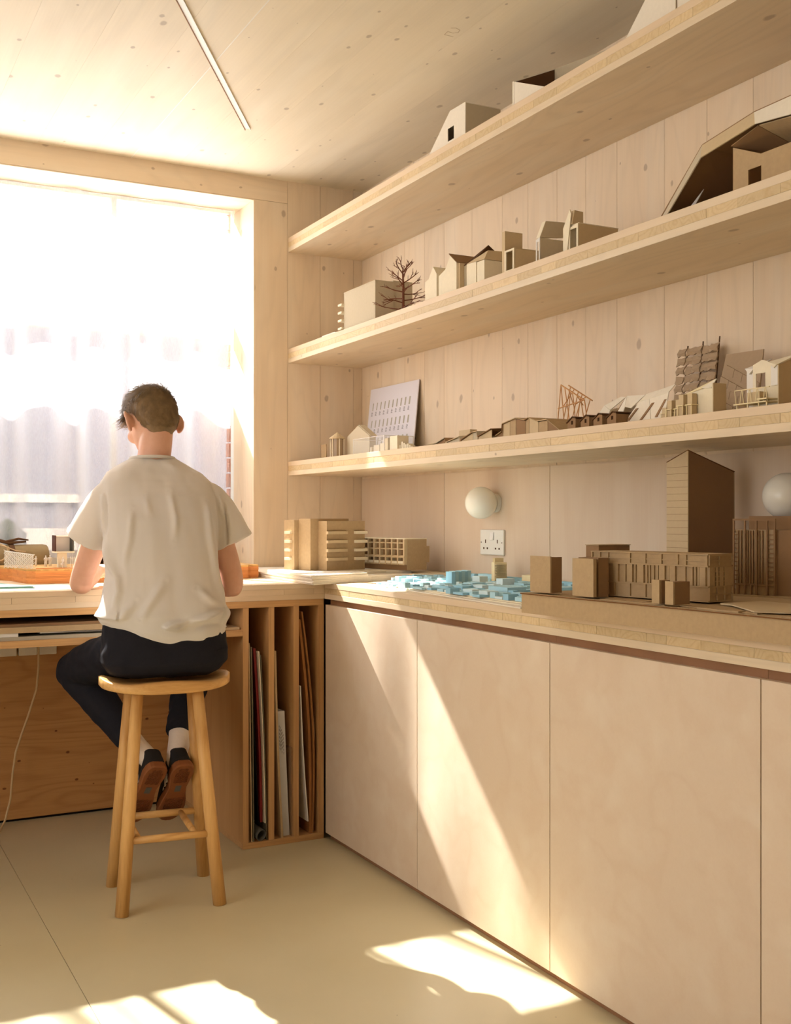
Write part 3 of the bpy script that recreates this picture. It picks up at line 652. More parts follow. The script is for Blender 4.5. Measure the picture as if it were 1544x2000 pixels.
t = thing('chimney_slab_model', 'card model of a tall slab beside a low room with an open frame front', 'model', (2.0, 3.0, ZM))
MB().box(2.0, 2.069, 3.041, 3.058, ZM, 2.190).build('tall_slab', 'card_tan', t)
holed('frame_front', rect(2.985, 3.0395, ZM, 2.123), [rect(2.992, 3.031, ZM + .012, 2.117)], onX(1.997), (.004, 0, 0), 'card_cream', t)
MB().box(2.002, 2.095, 2.985, 2.988, ZM, 2.121).build('side_wall', 'card_tan', t)
MB().box(2.002, 2.095, 2.9885, 3.0395, ZM + .0005, ZM + .006).build('floor_plate', 'card_cream', t); MB().box(2.09, 2.095, 2.9885, 3.0395, ZM + .0065, 2.121).build('rear_wall', 'card_cream', t)
MB().box(2.002, 2.0955, 2.985, 3.0395, 2.1215, 2.124).build('flat_roof', 'card_tan', t)

t = thing('steep_roof_model', 'greyish card house with a steep clipped roof and a slim glazed front', 'model', (2.0, 2.85, ZM))
holed('frame_front', [(2.8405, ZM), (2.861, ZM), (2.861, 2.120), (2.8405, 2.124)], [rect(2.845, 2.856, ZM + .01, 2.112)], onX(1.997), (.003, 0, 0), 'paper_white', t)
MB().box(2.0005, 2.108, 2.8405, 2.8425, ZM, 2.1235).build('side_wall', 'card_grey', t); MB().box(2.106, 2.108, 2.843, 2.861, ZM, 2.1235).build('rear_wall', 'card_grey', t)
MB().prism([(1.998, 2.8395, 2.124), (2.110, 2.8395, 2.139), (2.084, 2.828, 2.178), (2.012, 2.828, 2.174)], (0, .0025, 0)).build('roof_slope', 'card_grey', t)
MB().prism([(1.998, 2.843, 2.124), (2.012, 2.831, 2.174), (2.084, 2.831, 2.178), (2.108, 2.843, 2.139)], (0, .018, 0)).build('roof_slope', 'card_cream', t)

t = thing('stepped_house_model', 'card house model with a tilted tower roof and a long low side wing', 'model', (2.0, 2.68, ZM))
MB().prism([(1.996, 2.717, ZM), (1.996, 2.698, ZM), (1.996, 2.678, 2.158), (1.996, 2.684, 2.172), (1.996, 2.717, 2.122)], (.003, 0, 0)).build('end_wall', 'card_cream', t)
MB().prism([(1.9995, 2.676, 2.1275), (2.040, 2.676, 2.1275), (2.040, 2.676, 2.168), (2.008, 2.676, 2.170)], (0, .03, 0)).build('tower', 'card_tan', t)
holed('frame_front', [(2.649, ZM), (2.694, ZM), (2.694, 2.118), (2.649, 2.124)], [rect(2.656, 2.687, ZM, 2.112)], onX(1.9995), (.004, 0, 0), 'card_cream', t)
MB().box(2.004, 2.150, 2.649, 2.652, ZM, 2.1235).build('side_wall', 'card_tan', t); MB().box(2.004, 2.152, 2.649, 2.694, 2.124, 2.1265).build('flat_roof', 'card_cream', t)
MB().box(2.146, 2.150, 2.6525, 2.694, ZM, 2.1235).build('rear_wall', 'card_brown', t); MB().box(2.004, 2.1455, 2.690, 2.694, ZM, 2.1235).build('inner_wall', 'card_cream', t)

# large folded roof model at the right
t = thing('folded_roof_model', 'large grey card model of a folded roof open towards the room, at the right edge', 'model', (2.0, 2.0, ZM))
def quad(nm, mt, pts, th=.003):
    a = [Vector(p) for p in pts]; n_ = (a[1] - a[0]).cross(a[2] - a[0]).normalized() * th
    return MB().prism([tuple(p) for p in a], tuple(n_)).build(nm, mt, t)
q0, q1, q2, q3 = (2.283, ZM), (2.125, 2.197), (1.949, 2.224), (1.80, 2.226)
e0, e1, e2, e3 = (2.250, ZM), (2.121, 2.163), (1.937, 2.191), (1.80, 2.176)
for (a, b_), (c, d), mt in (((q0, q1), (e1, e0), 'card_grey'), ((q1, q2), (e2, e1), 'card_tan'), ((q2, q3), (e3, e2), 'card_white')):
    quad('fascia', mt, [(1.995, a[0], a[1]), (1.995, b_[0], b_[1]), (1.985, c[0], c[1]), (1.985, d[0], d[1])])
quad('roof_plane', 'card_brown', [(1.996, q0[0], q0[1] + .004), (1.996, *q1), (2.30, 2.15, 2.19), (2.30, 2.285, ZM + .004)])  # brown inside planes: the shade under the roof put into the card colour
quad('roof_plane', 'card_brown', [(1.996, *q1), (1.996, *q2), (2.30, 1.98, 2.235), (2.30, 2.15, 2.19)])
quad('roof_plane', 'card_brown', [(1.996, *q2), (1.996, *q3), (2.30, 1.80, 2.22), (2.30, 1.98, 2.235)])
quad('valley_plane', 'card_brown', [(1.997, 2.026, 2.165), (1.997, 1.937, 2.188), (2.20, 1.93, 2.135)])
quad('valley_plane', 'card_kraft', [(1.998, 1.936, 2.188), (1.998, 1.80, 2.174), (2.20, 1.927, 2.135)])
holed('inner_wall', [(2.026, ZM), (1.80, ZM), (1.80, 2.122), (1.935, 2.122), (2.026, 2.163)], [rect(1.934, 1.976, ZM + .006, 2.094)], onX(2.003), (.003, 0, 0), 'card_kraft', t)
MB().box(2.008, 2.29, 2.022, 2.026, ZM, 2.15).build('cross_wall', 'card_brown', t); MB().box(2.285, 2.289, 1.80, 2.28, ZM, 2.12).build('rear_wall', 'card_brown', t)
quad('white_flap', 'paper_white', [(2.03, 2.232, ZM + .001), (2.03, 2.205, ZM + .001), (2.05, 2.176, 2.106)], .002)

# ---------------------------------------------------------------- things on the lowest shelf
def stub(nm, mt, t, *a): return MB().box(*a).build(nm, mt, t)
t = thing('water_tower_model', 'small tinted acrylic tower model with a shallow pointed cap at the shelf corner', 'model', (2.06, 4.50, ZL))
MB().lathe([(.027, 0), (.027, .088)], (2.065, 4.50, ZL), n=12).build('drum', 'tint', t)
MB().lathe([(.036, .088), (.036, .092), (.001, .118)], (2.065, 4.50, ZL), n=12).build('cap', 'card_tan', t)
for a in range(6):
    c_, s_ = math.cos(a * math.pi / 3 + .4), math.sin(a * math.pi / 3 + .4); MB().tube([(2.065 + .031 * c_, 4.50 + .031 * s_, ZL), (2.065 + .031 * c_, 4.50 + .031 * s_, ZL + .0878)], .0022, 6).build('post', 'card_cream', t)
stub('side_plate', 'tint', t, 2.03, 2.034, 4.545, 4.60, ZL, ZL + .066)
t = thing('gable_end_model', 'grey brown card gable of a house model beside the acrylic tower', 'model', (2.1, 4.36, ZL))
MB().prism([(2.10, 4.47, ZL), (2.10, 4.245, ZL), (2.10, 4.245, 1.600), (2.10, 4.36, 1.652), (2.10, 4.47, 1.607)], (.004, 0, 0)).build('gable_wall', 'card_grey', t)
MB().prism([(2.1045, 4.245, 1.6), (2.1045, 4.36, 1.652), (2.1045, 4.36, 1.656), (2.1045, 4.24, 1.601)], (.030, 0, 0)).build('roof_slope', 'card_grey', t)
MB().prism([(2.1045, 4.475, 1.607), (2.1045, 4.36, 1.652), (2.1045, 4.36, 1.656), (2.1045, 4.478, 1.611)], (.030, 0, 0)).build('roof_slope', 'card_grey', t)
stub('end_wall', 'card_grey', t, 2.1045, 2.13, 4.245, 4.249, ZL, 1.597)
t = thing('acrylic_box_model', 'clear acrylic box over small pale timber blocks in front of the poster', 'model', (2.0, 3.95, ZL))
for a in ((1.992, 1.9945, 3.895, 4.185, ZL, 1.572), (2.122, 2.1245, 3.895, 4.185, ZL, 1.572), (1.9946, 2.1219, 4.1825, 4.185, ZL, 1.572), (1.9946, 2.1219, 3.895, 3.8975, ZL, 1.572), (1.992, 2.1245, 3.895, 4.185, 1.5722, 1.5747)):
    stub('acrylic_sheet', 'acrylic', t, *a)
for p_, q_ in (((1.9935, 4.1835), (1.9935, 4.1835)), ((1.9935, 3.8965), (1.9935, 3.8965)), ((2.1235, 3.8965), (2.1235, 3.8965))):
    MB().tube([(p_[0], p_[1], ZL), (q_[0], q_[1], 1.574)], .0016, 4).build('glued_edge', 'paper_white', t)
for p_, q_ in (((1.9925, 3.896, 1.5755), (1.9925, 4.184, 1.5755)), ((1.9925, 3.896, 1.5755), (2.124, 3.896, 1.5755)), ((2.124, 3.896, 1.5755), (2.124, 4.184, 1.5755)), ((1.9925, 4.184, 1.5755), (2.124, 4.184, 1.5755))):
    MB().tube([p_, q_], .0013, 4).build('glued_edge', 'paper_white', t)
for y, w, h, x in ((4.055, .014, .025, 2.012), (4.02, .05, .032, 2.02), (3.965, .045, .036, 2.02), (3.918, .038, .052, 2.01)):
    stub('block', 'card_cream', t, x, x + .05, y - w / 2, y + w / 2, ZL, ZL + h)
tb = stub('timber_block', 'card_cream', None, 2.0, 2.05, 3.80, 3.862, ZL, ZL + .056); tag(tb, 'square cream block just right of the clear acrylic box', 'block')
t = thing('poster_board', 'white board with three rows of small cut windows leaning on the wall', 'poster', (2.3, 4.46, ZL))
Lx = lambda z: 2.298 + (z - ZL) / (1.860 - ZL) * .052
MB().prism([(Lx(ZL), 4.700, ZL), (Lx(ZL), 4.225, ZL), (Lx(1.858), 4.258, 1.858), (Lx(1.860), 4.735, 1.860)], (.004, 0, .0)).build('board', 'poster', t)
for r_, (z0, z1) in enumerate(((1.754, 1.790), (1.671, 1.706), (1.584, 1.620))):
    for k in range(10):
        y = 4.684 - k * .0404 + (z1 - 1.79) * .10; w = .007 + .0006 * k
        MB().prism([(Lx(z0) - .0007, y + w / 2, z0), (Lx(z0) - .0007, y - w / 2, z0), (Lx(z1) - .0007, y - w / 2, z1), (Lx(z1) - .0007, y + w / 2, z1)], (.001, 0, 0)).build('cut_window', 'poster_cut', t)
        pn = MB()
        for q in range(4):
            za = z0 - .010 - q * .0052; pn.prism([(Lx(za) - .0006, y + .009, za), (Lx(za) - .0006, y - .002 - .003 * (q % 2), za), (Lx(za) - .0006, y - .002 - .003 * (q % 2), za + .0024), (Lx(za) - .0006, y + .009, za + .0024)], (.0008, 0, 0))
        tag(pn.build('caption_print', 'ink', t), kind='stuff')
t = thing('tiny_block_model', 'cluster of tiny cream blocks at the foot of the poster', 'model', (2.02, 3.75, ZL))
for k in range(7): stub('block', 'card_cream', t, 2.01, 2.03, 3.79 - k * .016, 3.80 - k * .016, ZL, ZL + .012 + .012 * ((k * 5) % 3) / 2 + (.006 if k < 4 else -.004))

def folded(name, lb, segs, mats, xf=2.0, dep=.12, cat='model', fins=True):
    """strip of folded plates standing along the shelf edge: segs = [(y, z_front, z_back)]"""
    t = thing(name, lb, cat, (xf, segs[0][0], ZL))
    for k in range(len(segs) - 1):
        (ya, fa, ba), (yb, fb, bb) = segs[k], segs[k + 1]; mt = mats[k % len(mats)]
        MB().prism([(xf, ya, fa), (xf, yb, fb), (xf + dep, yb, bb), (xf + dep, ya, ba)], (0, 0, -.0022)).build('roof_plate', mt, t)
        if fins:
            hz_ = min(fa, ba) - .003
            MB().prism([(xf + .006, ya - .001, ZL), (xf + .006, yb + .001, ZL), (xf + .006, yb + .001, max(fb - .004, ZL + .001)), (xf + .006, ya - .001, max(fa - .004, ZL + .001))], (.002, 0, 0)).build('front_wall', mats[(k + 1) % len(mats)], t)
            MB().prism([(xf + .0085, ya, ZL), (xf + dep, ya, ZL), (xf + dep, ya, max(ba - .004, ZL + .001)), (xf + .0085, ya, max(fa - .004, ZL + .001))], (0, -.0018, 0)).build('fin', mats[(k + 2) % len(mats)], t)
    return t
folded('low_canopy_model', 'low grey folded canopy model, third group from the corner of the lowest shelf', [(3.56, 1.520, 1.535), (3.50, 1.522, 1.548), (3.44, 1.537, 1.540), (3.425, 1.522, 1.535), (3.34, 1.535, 1.552), (3.325, 1.523, 1.536), (3.25, 1.545, 1.552), (3.22, 1.546, 1.55), (3.215, 1.528, 1.54), (3.13, 1.548, 1.556)], ['card_tan', 'card_grey', 'card_brown'])
bl = stub('pale_block', 'card_tan', None, 2.16, 2.19, 3.52, 3.60, ZL, ZL + .066); tag(bl, 'pale square block standing behind the low folded canopy model', 'block')
folded('ridged_roof_model', 'brown ridged roof model with jagged gables left of the stick frame', [(3.10, 1.523, 1.54), (3.065, 1.535, 1.552), (3.060, 1.560, 1.566), (3.02, 1.567, 1.57), (2.985, 1.573, 1.575), (2.93, 1.562, 1.57), (2.91, 1.568, 1.56), (2.86, 1.553, 1.563), (2.81, 1.555, 1.556), (2.74, 1.516, 1.53)], ['card_kraft', 'card_brown', 'card_kraft', 'card_tan'])

# timber stick frame leaning against the wall
t = thing('stick_frame_model', 'orange basswood stick frame with a sloping top on the lowest shelf', 'model', (2.12, 2.84, ZL))
stub('base_plate', 'card_tan', t, 2.09, 2.2, 2.755, 2.912, ZL, ZL + .006)
zb = ZL + .0062
def stick(p, q, r=.0016): MB().tube([p, q], r, 5).build('stick', 'basswood', t)
T0, T1 = Vector((2.10, 2.870, 1.672)), Vector((2.10, 2.748, 1.612))
stick(T0, T1, .0022); stick(T0 + Vector((.03, 0, 0)), T1 + Vector((.03, 0, 0)), .0022)
stick((2.10, 2.885, 1.598), (2.10, 2.755, 1.612), .002)
for k in range(13):
    p = T0.lerp(T1, k / 12) + Vector((.03 * (k % 2), 0, 0)); stick(p, (2.10 + .03 * ((k + 1) % 2), p.y + .018 - .006 * (k % 3), zb if k in (0, 1, 2, 5, 6, 7, 10, 11, 12) else 1.602))
for k in (0, 5, 10): p = T0.lerp(T1, k / 12); stick(p, (2.10, p.y + .022, zb))

# four little brown houses
for i, (y, lb) in enumerate(((2.665, 'small dark brown card house, first of four from the left'), (2.600, 'small dark brown card house, second of four from the left'), (2.540, 'small dark brown card house, third of four from the left'), (2.478, 'small dark brown card house, rightmost and longest of four'))):
    h = thing('small_house_model', lb, 'model', (1.995, y, ZL), 'row of small brown houses')
    holed('front_wall', [(y + .022, ZL), (y - .018, ZL), (y - .018, ZL + .030), (y - .004, ZL + .033), (y + .022, ZL + .018)], [rect(y - .006, y + .004, ZL + .013, ZL + .024)], onX(1.99), (.002, 0, 0), 'card_brown', h)
    L2 = .05 if i < 3 else .085
    stub('side_wall', 'card_brown', h, 1.9925, 1.99 + L2, y - .018, y - .016, ZL, ZL + .029); stub('rear_wall', 'card_brown', h, 1.99 + L2, 1.992 + L2, y - .018, y + .02, ZL, ZL + .022)
    stub('recess', 'card_dark', h, 1.9935, 1.996, y - .0155, y + .018, ZL, ZL + .026)
    MB().prism([(1.987, y + .025, ZL + .0175), (1.987, y - .004, ZL + .0345), (1.987, y - .021, ZL + .031), (1.987, y - .021, ZL + .0335), (1.987, y - .004, ZL + .0372), (1.987, y + .026, ZL + .020)], (L2 + .006, 0, 0)).build('roof', 'card_dark', h)

# white folded facades leaning back, with slots
t = thing('white_fold_model', 'long white folded facade model with slanting dark slots', 'model', (2.06, 2.45, ZL))
fac = [(2.612, 1.52, 2.575, 1.588), (2.575, 1.588, 2.553, 1.548), (2.553, 1.548, 2.535, 1.520)]
def plate3(nm, mt, pts, th=.0022):
    a = [Vector(p) for p in pts]; n_ = (a[1] - a[0]).cross(a[2] - a[0]).normalized()
    if n_.x < 0: n_ = -n_
    return MB().prism([tuple(p) for p in a], tuple(n_ * th)).build(nm, mt, t)
X0, X1, X2 = 2.03, 2.045, 2.065
plate3('facet', 'card_white', [(X0, 2.640, ZL), (X0, 2.560, ZL), (X1, 2.555, 1.562), (X1, 2.582, 1.578)])
plate3('facet', 'card_white', [(X1, 2.582, 1.5785), (X1, 2.555, 1.5625), (X2, 2.508, 1.597), (X1 + .02, 2.53, 1.600)])
plate3('facet', 'card_brown', [(X0 + .004, 2.558, ZL), (X0 + .02, 2.538, ZL), (X2, 2.506, 1.598)])
plate3('facet', 'card_white', [(X0, 2.540, ZL), (X0, 2.497, ZL), (X1, 2.490, 1.565), (X2, 2.505, 1.600)])
plate3('facet', 'card_white', [(X1, 2.489, 1.566), (X2, 2.503, 1.600), (X2, 2.425, 1.595), (X1, 2.462, 1.56)])
plate3('facet', 'card_brown', [(X0 + .004, 2.497, ZL), (X0 + .02, 2.478, ZL), (X2, 2.424, 1.595)])
plate3('facet', 'card_white', [(X0, 2.48, ZL), (X0, 2.36, ZL), (X1, 2.385, 1.578), (X1, 2.427, 1.574)])
plate3('facet', 'card_white', [(X1, 2.427, 1.5745), (X1, 2.385, 1.5785), (X2, 2.342, 1.606), (X2, 2.42, 1.597)])
plate3('facet', 'card_white', [(X0, 2.358, ZL), (X0, 2.306, ZL), (X1, 2.306, 1.589), (X1, 2.384, 1.5785)])
plate3('facet', 'card_white', [(X1, 2.384, 1.579), (X1, 2.306, 1.5895), (X2, 2.302, 1.612), (X2, 2.341, 1.606)])
for (y0, z0, y1, z1) in ((2.462, 1.523, 2.432, 1.556), (2.558, 1.520, 2.545, 1.542), (2.505, 1.522, 2.492, 1.547), (2.407, 1.521, 2.368, 1.566), (2.345, 1.524, 2.318, 1.571)):
    xa, xb = 2.03 + (z0 - ZL) * .24 - .003, 2.03 + (z1 - ZL) * .24 - .003
    MB().prism([(xa, y0, z0), (xa, y0 - .009, z0), (xb, y1 - .009, z1), (xb, y1, z1)], (.003, 0, 0)).build('slot', 'card_brown', t)
stub('rear_strut', 'card_tan', t, 2.075, 2.078, 2.27, 2.6, ZL, 1.57)

# cream facades with folded gables and balconies
def bays(t, y0, n, w, h, x, dx=.016):
    for k in range(n):
        y = y0 - k * w * 1.35
        MB().box(x, x + dx, y - w * .72, y, ZL, ZL + h * .45).build('bay', 'card_tan', t)
        MB().box(x, x + dx, y - w * .72, y, ZL + h * .5, ZL + h).build('bay', 'card_tan', t)
        MB().box(x - .006, x + dx, y - w * .9, y + w * .1, ZL + h * .455, ZL + h * .495).build('balcony_slab', 'ivory', t)
        for q in (0, 1): MB().box(x - .005, x - .003, y - w * (.05 + .75 * q) - .001, y - w * (.05 + .75 * q) + .001, ZL, ZL + h * .45).build('post', 'ivory', t)
t = thing('terrace_facade_model', 'cream card terrace model with three rising gables and small balconies', 'model', (2.0, 2.2, ZL))
seg = [(2.300, 1.535, 2.270, 1.553, 2.235, 1.566, .03), (2.268, 1.548, 2.215, 1.570, 2.155, 1.583, .045), (2.213, 1.566, 2.150, 1.582, 2.098, 1.598, .055)]
for k, (ya, za, yb, zb_, yc, zc, hh) in enumerate(seg):
    xx = 2.026 - k * .010
    MB().prism([(xx, ya, ZL), (xx, yc, ZL), (xx, yc, zc - .012), (xx, yb - .02, zb_ - .004), (xx, ya, za)], (.0025, 0, 0)).build('facade', 'card_cream', t)
    plate3('gable_fold', 'ivory', [(xx - .001, ya + .002, za + .001), (xx + .012, yc, zc + .004), (xx - .001, yb - .012, zb_ - .002)])
    plate3('gable_fold', 'card_white', [(xx - .002, yb - .012, zb_ - .001), (xx + .012, yc, zc + .004), (xx - .002, yc + .005, zc - .02)])
    bays(t, ya - .012, 2, .024, hh, xx - .020)
stub('end_wall', 'card_tan', t, 2.004, 2.048, 2.0945, 2.0975, ZL, 1.590)
t = thing('scalloped_wall_model', 'brown card wall of scalloped tiles on three rods leaning on the wall', 'model', (2.28, 2.48, ZL))
Lz = lambda z: 2.285 + (z - ZL) * .12
for r_ in range(9):
    for k in range(5):
        y = 2.568 - k * .0335; z = ZL + .002 + r_ * .0272; a = .0025 * (1 if (r_ + k) % 2 else -1)
        X = Lz(z) + (.004 if k % 2 else 0); cut = .006 if (k * 3 + r_) % 4 == 1 else 0
        MB().prism([(X, y + a, z), (X - .003, y - .0165, z + .004 - cut), (X, y - .0325 + a, z + .001), (X + .004, y - .0305 - a, z + .013), (X + .007, y - .0325 + a, z + .0262 - cut), (X + .005, y - .0165, z + .0235), (X + .007, y + a, z + .0262), (X + .004, y + .003 - a, z + .013)], (.004, 0, 0)).build('tile', 'card_mid', t)
for y in (2.545, 2.48, 2.412): MB().tube([(Lz(ZL) + .02, y, ZL), (Lz(1.78) + .016, y, 1.768 + (2.545 - y) * .08)], .0022, 6).build('rod', 'card_dark', t)
t = thing('stone_course_model', 'brown card panel with slanting stone courses leaning on the wall', 'model', (2.25, 2.26, ZL))
Lq = lambda z: 2.235 + (z - ZL) * .16
MB().prism([(Lq(ZL), 2.345, ZL), (Lq(ZL), 2.175, ZL), (Lq(1.705), 2.180, 1.705), (Lq(1.708), 2.318, 1.708)], (.004, 0, 0)).build('board', 'card_mid', t)
for r_ in range(7):
    for k in range(5):
        y = 2.333 - k * .033 - (r_ % 2) * .014 - .006 * r_ * .5; z = ZL + .004 + r_ * .030 - k * .0165 + .045
        if z < ZL + .001 or z > 1.655 - k * .012 or y < 2.18: continue
        X = Lq(z) - .0046
        MB().prism([(X, y, z), (X, y - .0295, z - .0145), (Lq(z + .026) - .0046, y - .0325, z + .0098), (Lq(z + .026) - .0046, y - .003, z + .0245)], (.0046, 0, 0)).build('stone', 'card_mid', t)
t = thing('tower_facade_model', 'tall white card facade with two folded gables and a lattice balcony', 'model', (2.0, 1.95, ZL))
MB().prism([(2.035, 2.012, ZL), (2.035, 1.985, ZL), (2.035, 1.985, 1.612), (2.035, 1.998, 1.600), (2.035, 2.012, 1.616)], (.0025, 0, 0)).build('facade_strip', 'paper_white', t)
holed('facade', [(1.985, ZL), (1.898, ZL), (1.898, 1.612), (1.955, 1.632), (1.985, 1.622)], [rect(1.945, 1.975, 1.565, 1.600), rect(1.905, 1.914, 1.565, 1.605)], onX(2.028), (.0025, 0, 0), 'card_cream', t)
MB().prism([(2.020, 1.920, 1.565), (2.020, 1.899, 1.565), (2.020, 1.899, 1.612), (2.020, 1.908, 1.605), (2.020, 1.920, 1.613)], (.0025, 0, 0)).build('facade_strip', 'paper_white', t)
plate3('gable_fold', 'paper_white', [(2.028, 2.012, 1.6165), (2.028, 1.998, 1.601), (2.028, 1.983, 1.6135), (2.06, 1.955, 1.636)])
plate3('gable_fold', 'card_cream', [(2.016, 1.926, 1.622), (2.016, 1.908, 1.606), (2.016, 1.899, 1.6125), (2.06, 1.862, 1.640)])
MB().prism([(2.018, 1.8965, ZL), (2.105, 1.8965, ZL), (2.105, 1.8965, 1.645), (2.018, 1.8965, 1.6115)], (0, -.0025, 0)).build('end_wall', 'card_tan', t)
stub('cylinder_room', 'card_tan', t, 1.999, 2.02, 1.935, 1.975, 1.5275, 1.552)
stub('balcony_slab', 'ivory', t, 1.988, 2.027, 1.905, 2.010, 1.5235, 1.5265); stub('balcony_slab', 'ivory', t, 1.984, 2.02, 1.899, 1.93, 1.530, 1.533); stub('top_rail', 'ivory', t, 1.992, 1.995, 1.899, 2.010, 1.5585, 1.5605)
for k in range(9):
    y = 2.006 - k * .0125; MB().tube([(1.9935, y, 1.5268), (1.9935, y - .005 * (1 if k % 2 else -1), 1.5584)], .0011, 5).build('lattice_rod', 'ivory', t)
for y in (2.0, 1.965, 1.93, 1.905): stub('post', 'ivory', t, 1.991, 1.994, y, y + .003, ZL, 1.5233)
t = tag(MB().box(2.14, 2.144, 1.66, 1.80, ZL, 1.62).build('leaning_card', 'card_brown', loc=(2.14, 1.7, ZL)), 'brown card panel just entering at the right edge of the lowest shelf', 'card')

# ---------------------------------------------------------------- worktop: stack of contour sheets and the models on it
t = thing('sheet_stack', 'stack of thick white contour sheets lying on the corner of the worktop', 'sheets', (1.9, 4.2, ZW))
z = ZW + .0004
outs = [[(1.652, 3.812), (2.00, 3.955), (2.35, 3.95), (2.35, 4.83), (1.60, 4.83), (1.63, 4.3)]] * 1
for k in range(6):
    j = [(R.uniform(-.004, .004), R.uniform(-.004, .004)) for _ in range(9)]
    cut = [(1.652, 3.812), (1.80, 3.872), (1.96, 3.935), (2.12, 3.93), (2.33, 3.90), (2.351, 4.0), (2.351, 4.83), (1.675, 4.83), (1.672, 4.32)]
    if k > 3: cut = [(1.652, 3.812), (1.80, 3.875), (1.94, 3.915), (1.96, 4.02), (2.10, 4.06), (2.20, 4.03), (2.30, 4.30), (2.30, 4.80), (1.674, 4.32)]
    cut = [(c_[0] + d[0] - .002 * k, c_[1] + d[1] + (0.001 * k)) for c_, d in zip(cut, j)]
    cut = [(min(c_[0], XW - .006), min(c_[1], 4.84)) for c_ in cut]
    MB().prism([(a, b_, z) for a, b_ in cut], (0, 0, .0056)).build('sheet', 'card_white', t); z += .0060
ZS = z
t = tag(MB().prism([(1.50, 4.70, ZW + .0005), (1.74, 4.72, ZW + .0005), (1.70, 4.80, ZW + .0005), (1.52, 4.79, ZW + .0005)][::1], (0, 0, .004)).build('sketch_sheet', 'card_tan', loc=(1.6, 4.75, ZW)), 'thin tan sheet on the desk just left of the three-block tower', 'paper') if False else None

t = thing('three_block_tower_model', 'card model of three staggered towers with small balconies on the white stack', 'model', (1.852, 4.139, ZS))
a_ = math.radians(13); E1 = Vector((math.cos(a_), math.sin(a_), 0)); E2 = Vector((-math.sin(a_), math.cos(a_), 0)); O_ = Vector((1.852, 4.139, ZS + .0003))
def lbox(t, nm, mt, O, A1, A2, s0, s1, d0, d1, z0, z1, **k):
    p = [O + A1 * s + A2 * d for s, d in ((s0, d0), (s1, d0), (s1, d1), (s0, d1))]
    return MB().prism([(q.x, q.y, O.z + z0) for q in p], (0, 0, z1 - z0)).build(nm, mt, t, **k)
lbox(t, 'front_tower', 'card_kraft', O_, E1, E2, 0, .200, 0, .058, 0, .203); lbox(t, 'middle_tower', 'card_kraft', O_, E1, E2, -.040, .16, .0585, .142, 0, .213); lbox(t, 'rear_tower', 'card_kraft', O_, E1, E2, -.062, .13, .1425, .215, 0, .207)
for zz_ in (.040, .076, .112, .149):
    lbox(t, 'balcony', 'card_tan', O_, E1, E2, -.004, .098, -.014, -.0003, zz_, zz_ + .012); lbox(t, 'balcony', 'card_cream', O_, E1, E2, .142, .205, -.014, -.0003, zz_, zz_ + .012); lbox(t, 'balcony', 'card_cream', O_, E1, E2, -.072, -.0623, .16, .20, zz_, zz_ + .011)

t = thing('terraced_flats_model', 'brown card block of flats with rows of square openings beside the three towers', 'model', (2.10, 3.93, ZS))
O2 = Vector((2.135, 3.995, ZS + .0003)); b2 = math.radians(8); F1 = Vector((-math.sin(b2) * 1.0 - .10, math.cos(b2), 0)).normalized(); F2 = Vector((F1.y, -F1.x, 0))
lbox(t, 'core', 'card_brown', O2, F1, F2, .004, .36, .018, .125, 0, .128)
lbox(t, 'end_wall', 'card_kraft', O2, F1, F2, 0, .0035, .018, .125, 0, .128); lbox(t, 'lower_step', 'card_kraft', O2, F1, F2, .0, .30, .1255, .142, .03, .098)
lbox(t, 'roof_edge', 'card_cream', O2, F1, F2, .0, .36, .004, .126, .1283, .131)
nc = 9
for k in range(nc + 1): lbox(t, 'fin', 'card_tan', O2, F1, F2, .002 + k * .038 - (0 if k else 0), .010 + k * .038, .002, .0178, .022, .128)
for zz_ in (.022, .052, .056, .085, .110): lbox(t, 'floor_slab', 'card_tan', O2, F1, F2, .002, .352, .004 - (.004 if zz_ in (.052,) else 0), .0178, zz_, zz_ + .005)
for k in range(nc): lbox(t, 'parapet', 'card_cream', O2, F1, F2, .0105 + k * .038, .0395 + k * .038, .001, .004, .0275, .038)
for k in range(nc): lbox(t, 'window_bar', 'card_dark', O2, F1, F2, .024 + k * .038, .027 + k * .038, .014, .0178, .062, .083)

# ---------------------------------------------------------------- blue foam city
t = thing('blue_city_model', 'city model of many small pale blue foam blocks on a thin pale base', 'model', (2.0, 3.3, ZW))
for k, (dz, ins) in enumerate(((0, 0), (.0034, .012), (.0068, .02))):
    MB().prism([(1.735 + ins * 2.2 + (.0 if k == 0 else .01), 2.56, ZW + dz + .0004), (2.345, 2.56, ZW + dz + .0004), (2.345, 3.86 - ins, ZW + dz + .0004), (2.10, 3.885 - ins, ZW + dz + .0004), (1.835 + ins, 3.645, ZW + dz + .0004), (1.80 + ins, 3.2, ZW + dz + .0004)], (0, 0, .0031)).build('base_sheet', 'card_cream' if k else 'card_white', t)
zb = ZW + .0108; RB = random.Random(11); placed = []
def free(x, y, w, d):
    for (a, b_, c_, e_) in placed:
        if abs(x - a) < (w + c_) / 2 + .002 and abs(y - b_) < (d + e_) / 2 + .0025: return False
    return True
def inside(x, y): return x < 2.335 and y < 3.83 and x > 1.80 + max(0, (3.64 - y)) * -.02 + .0 and y - 3.625 < (x - 1.845) * .95 and y > 2.58
def foam(x, y, w, d, h, mt, rz=.0, nm='block'):
    placed.append((x, y, w, d)); MB().rbox((x, y, zb + h / 2), w, d, h, rz=rz).build(nm, mt, t)
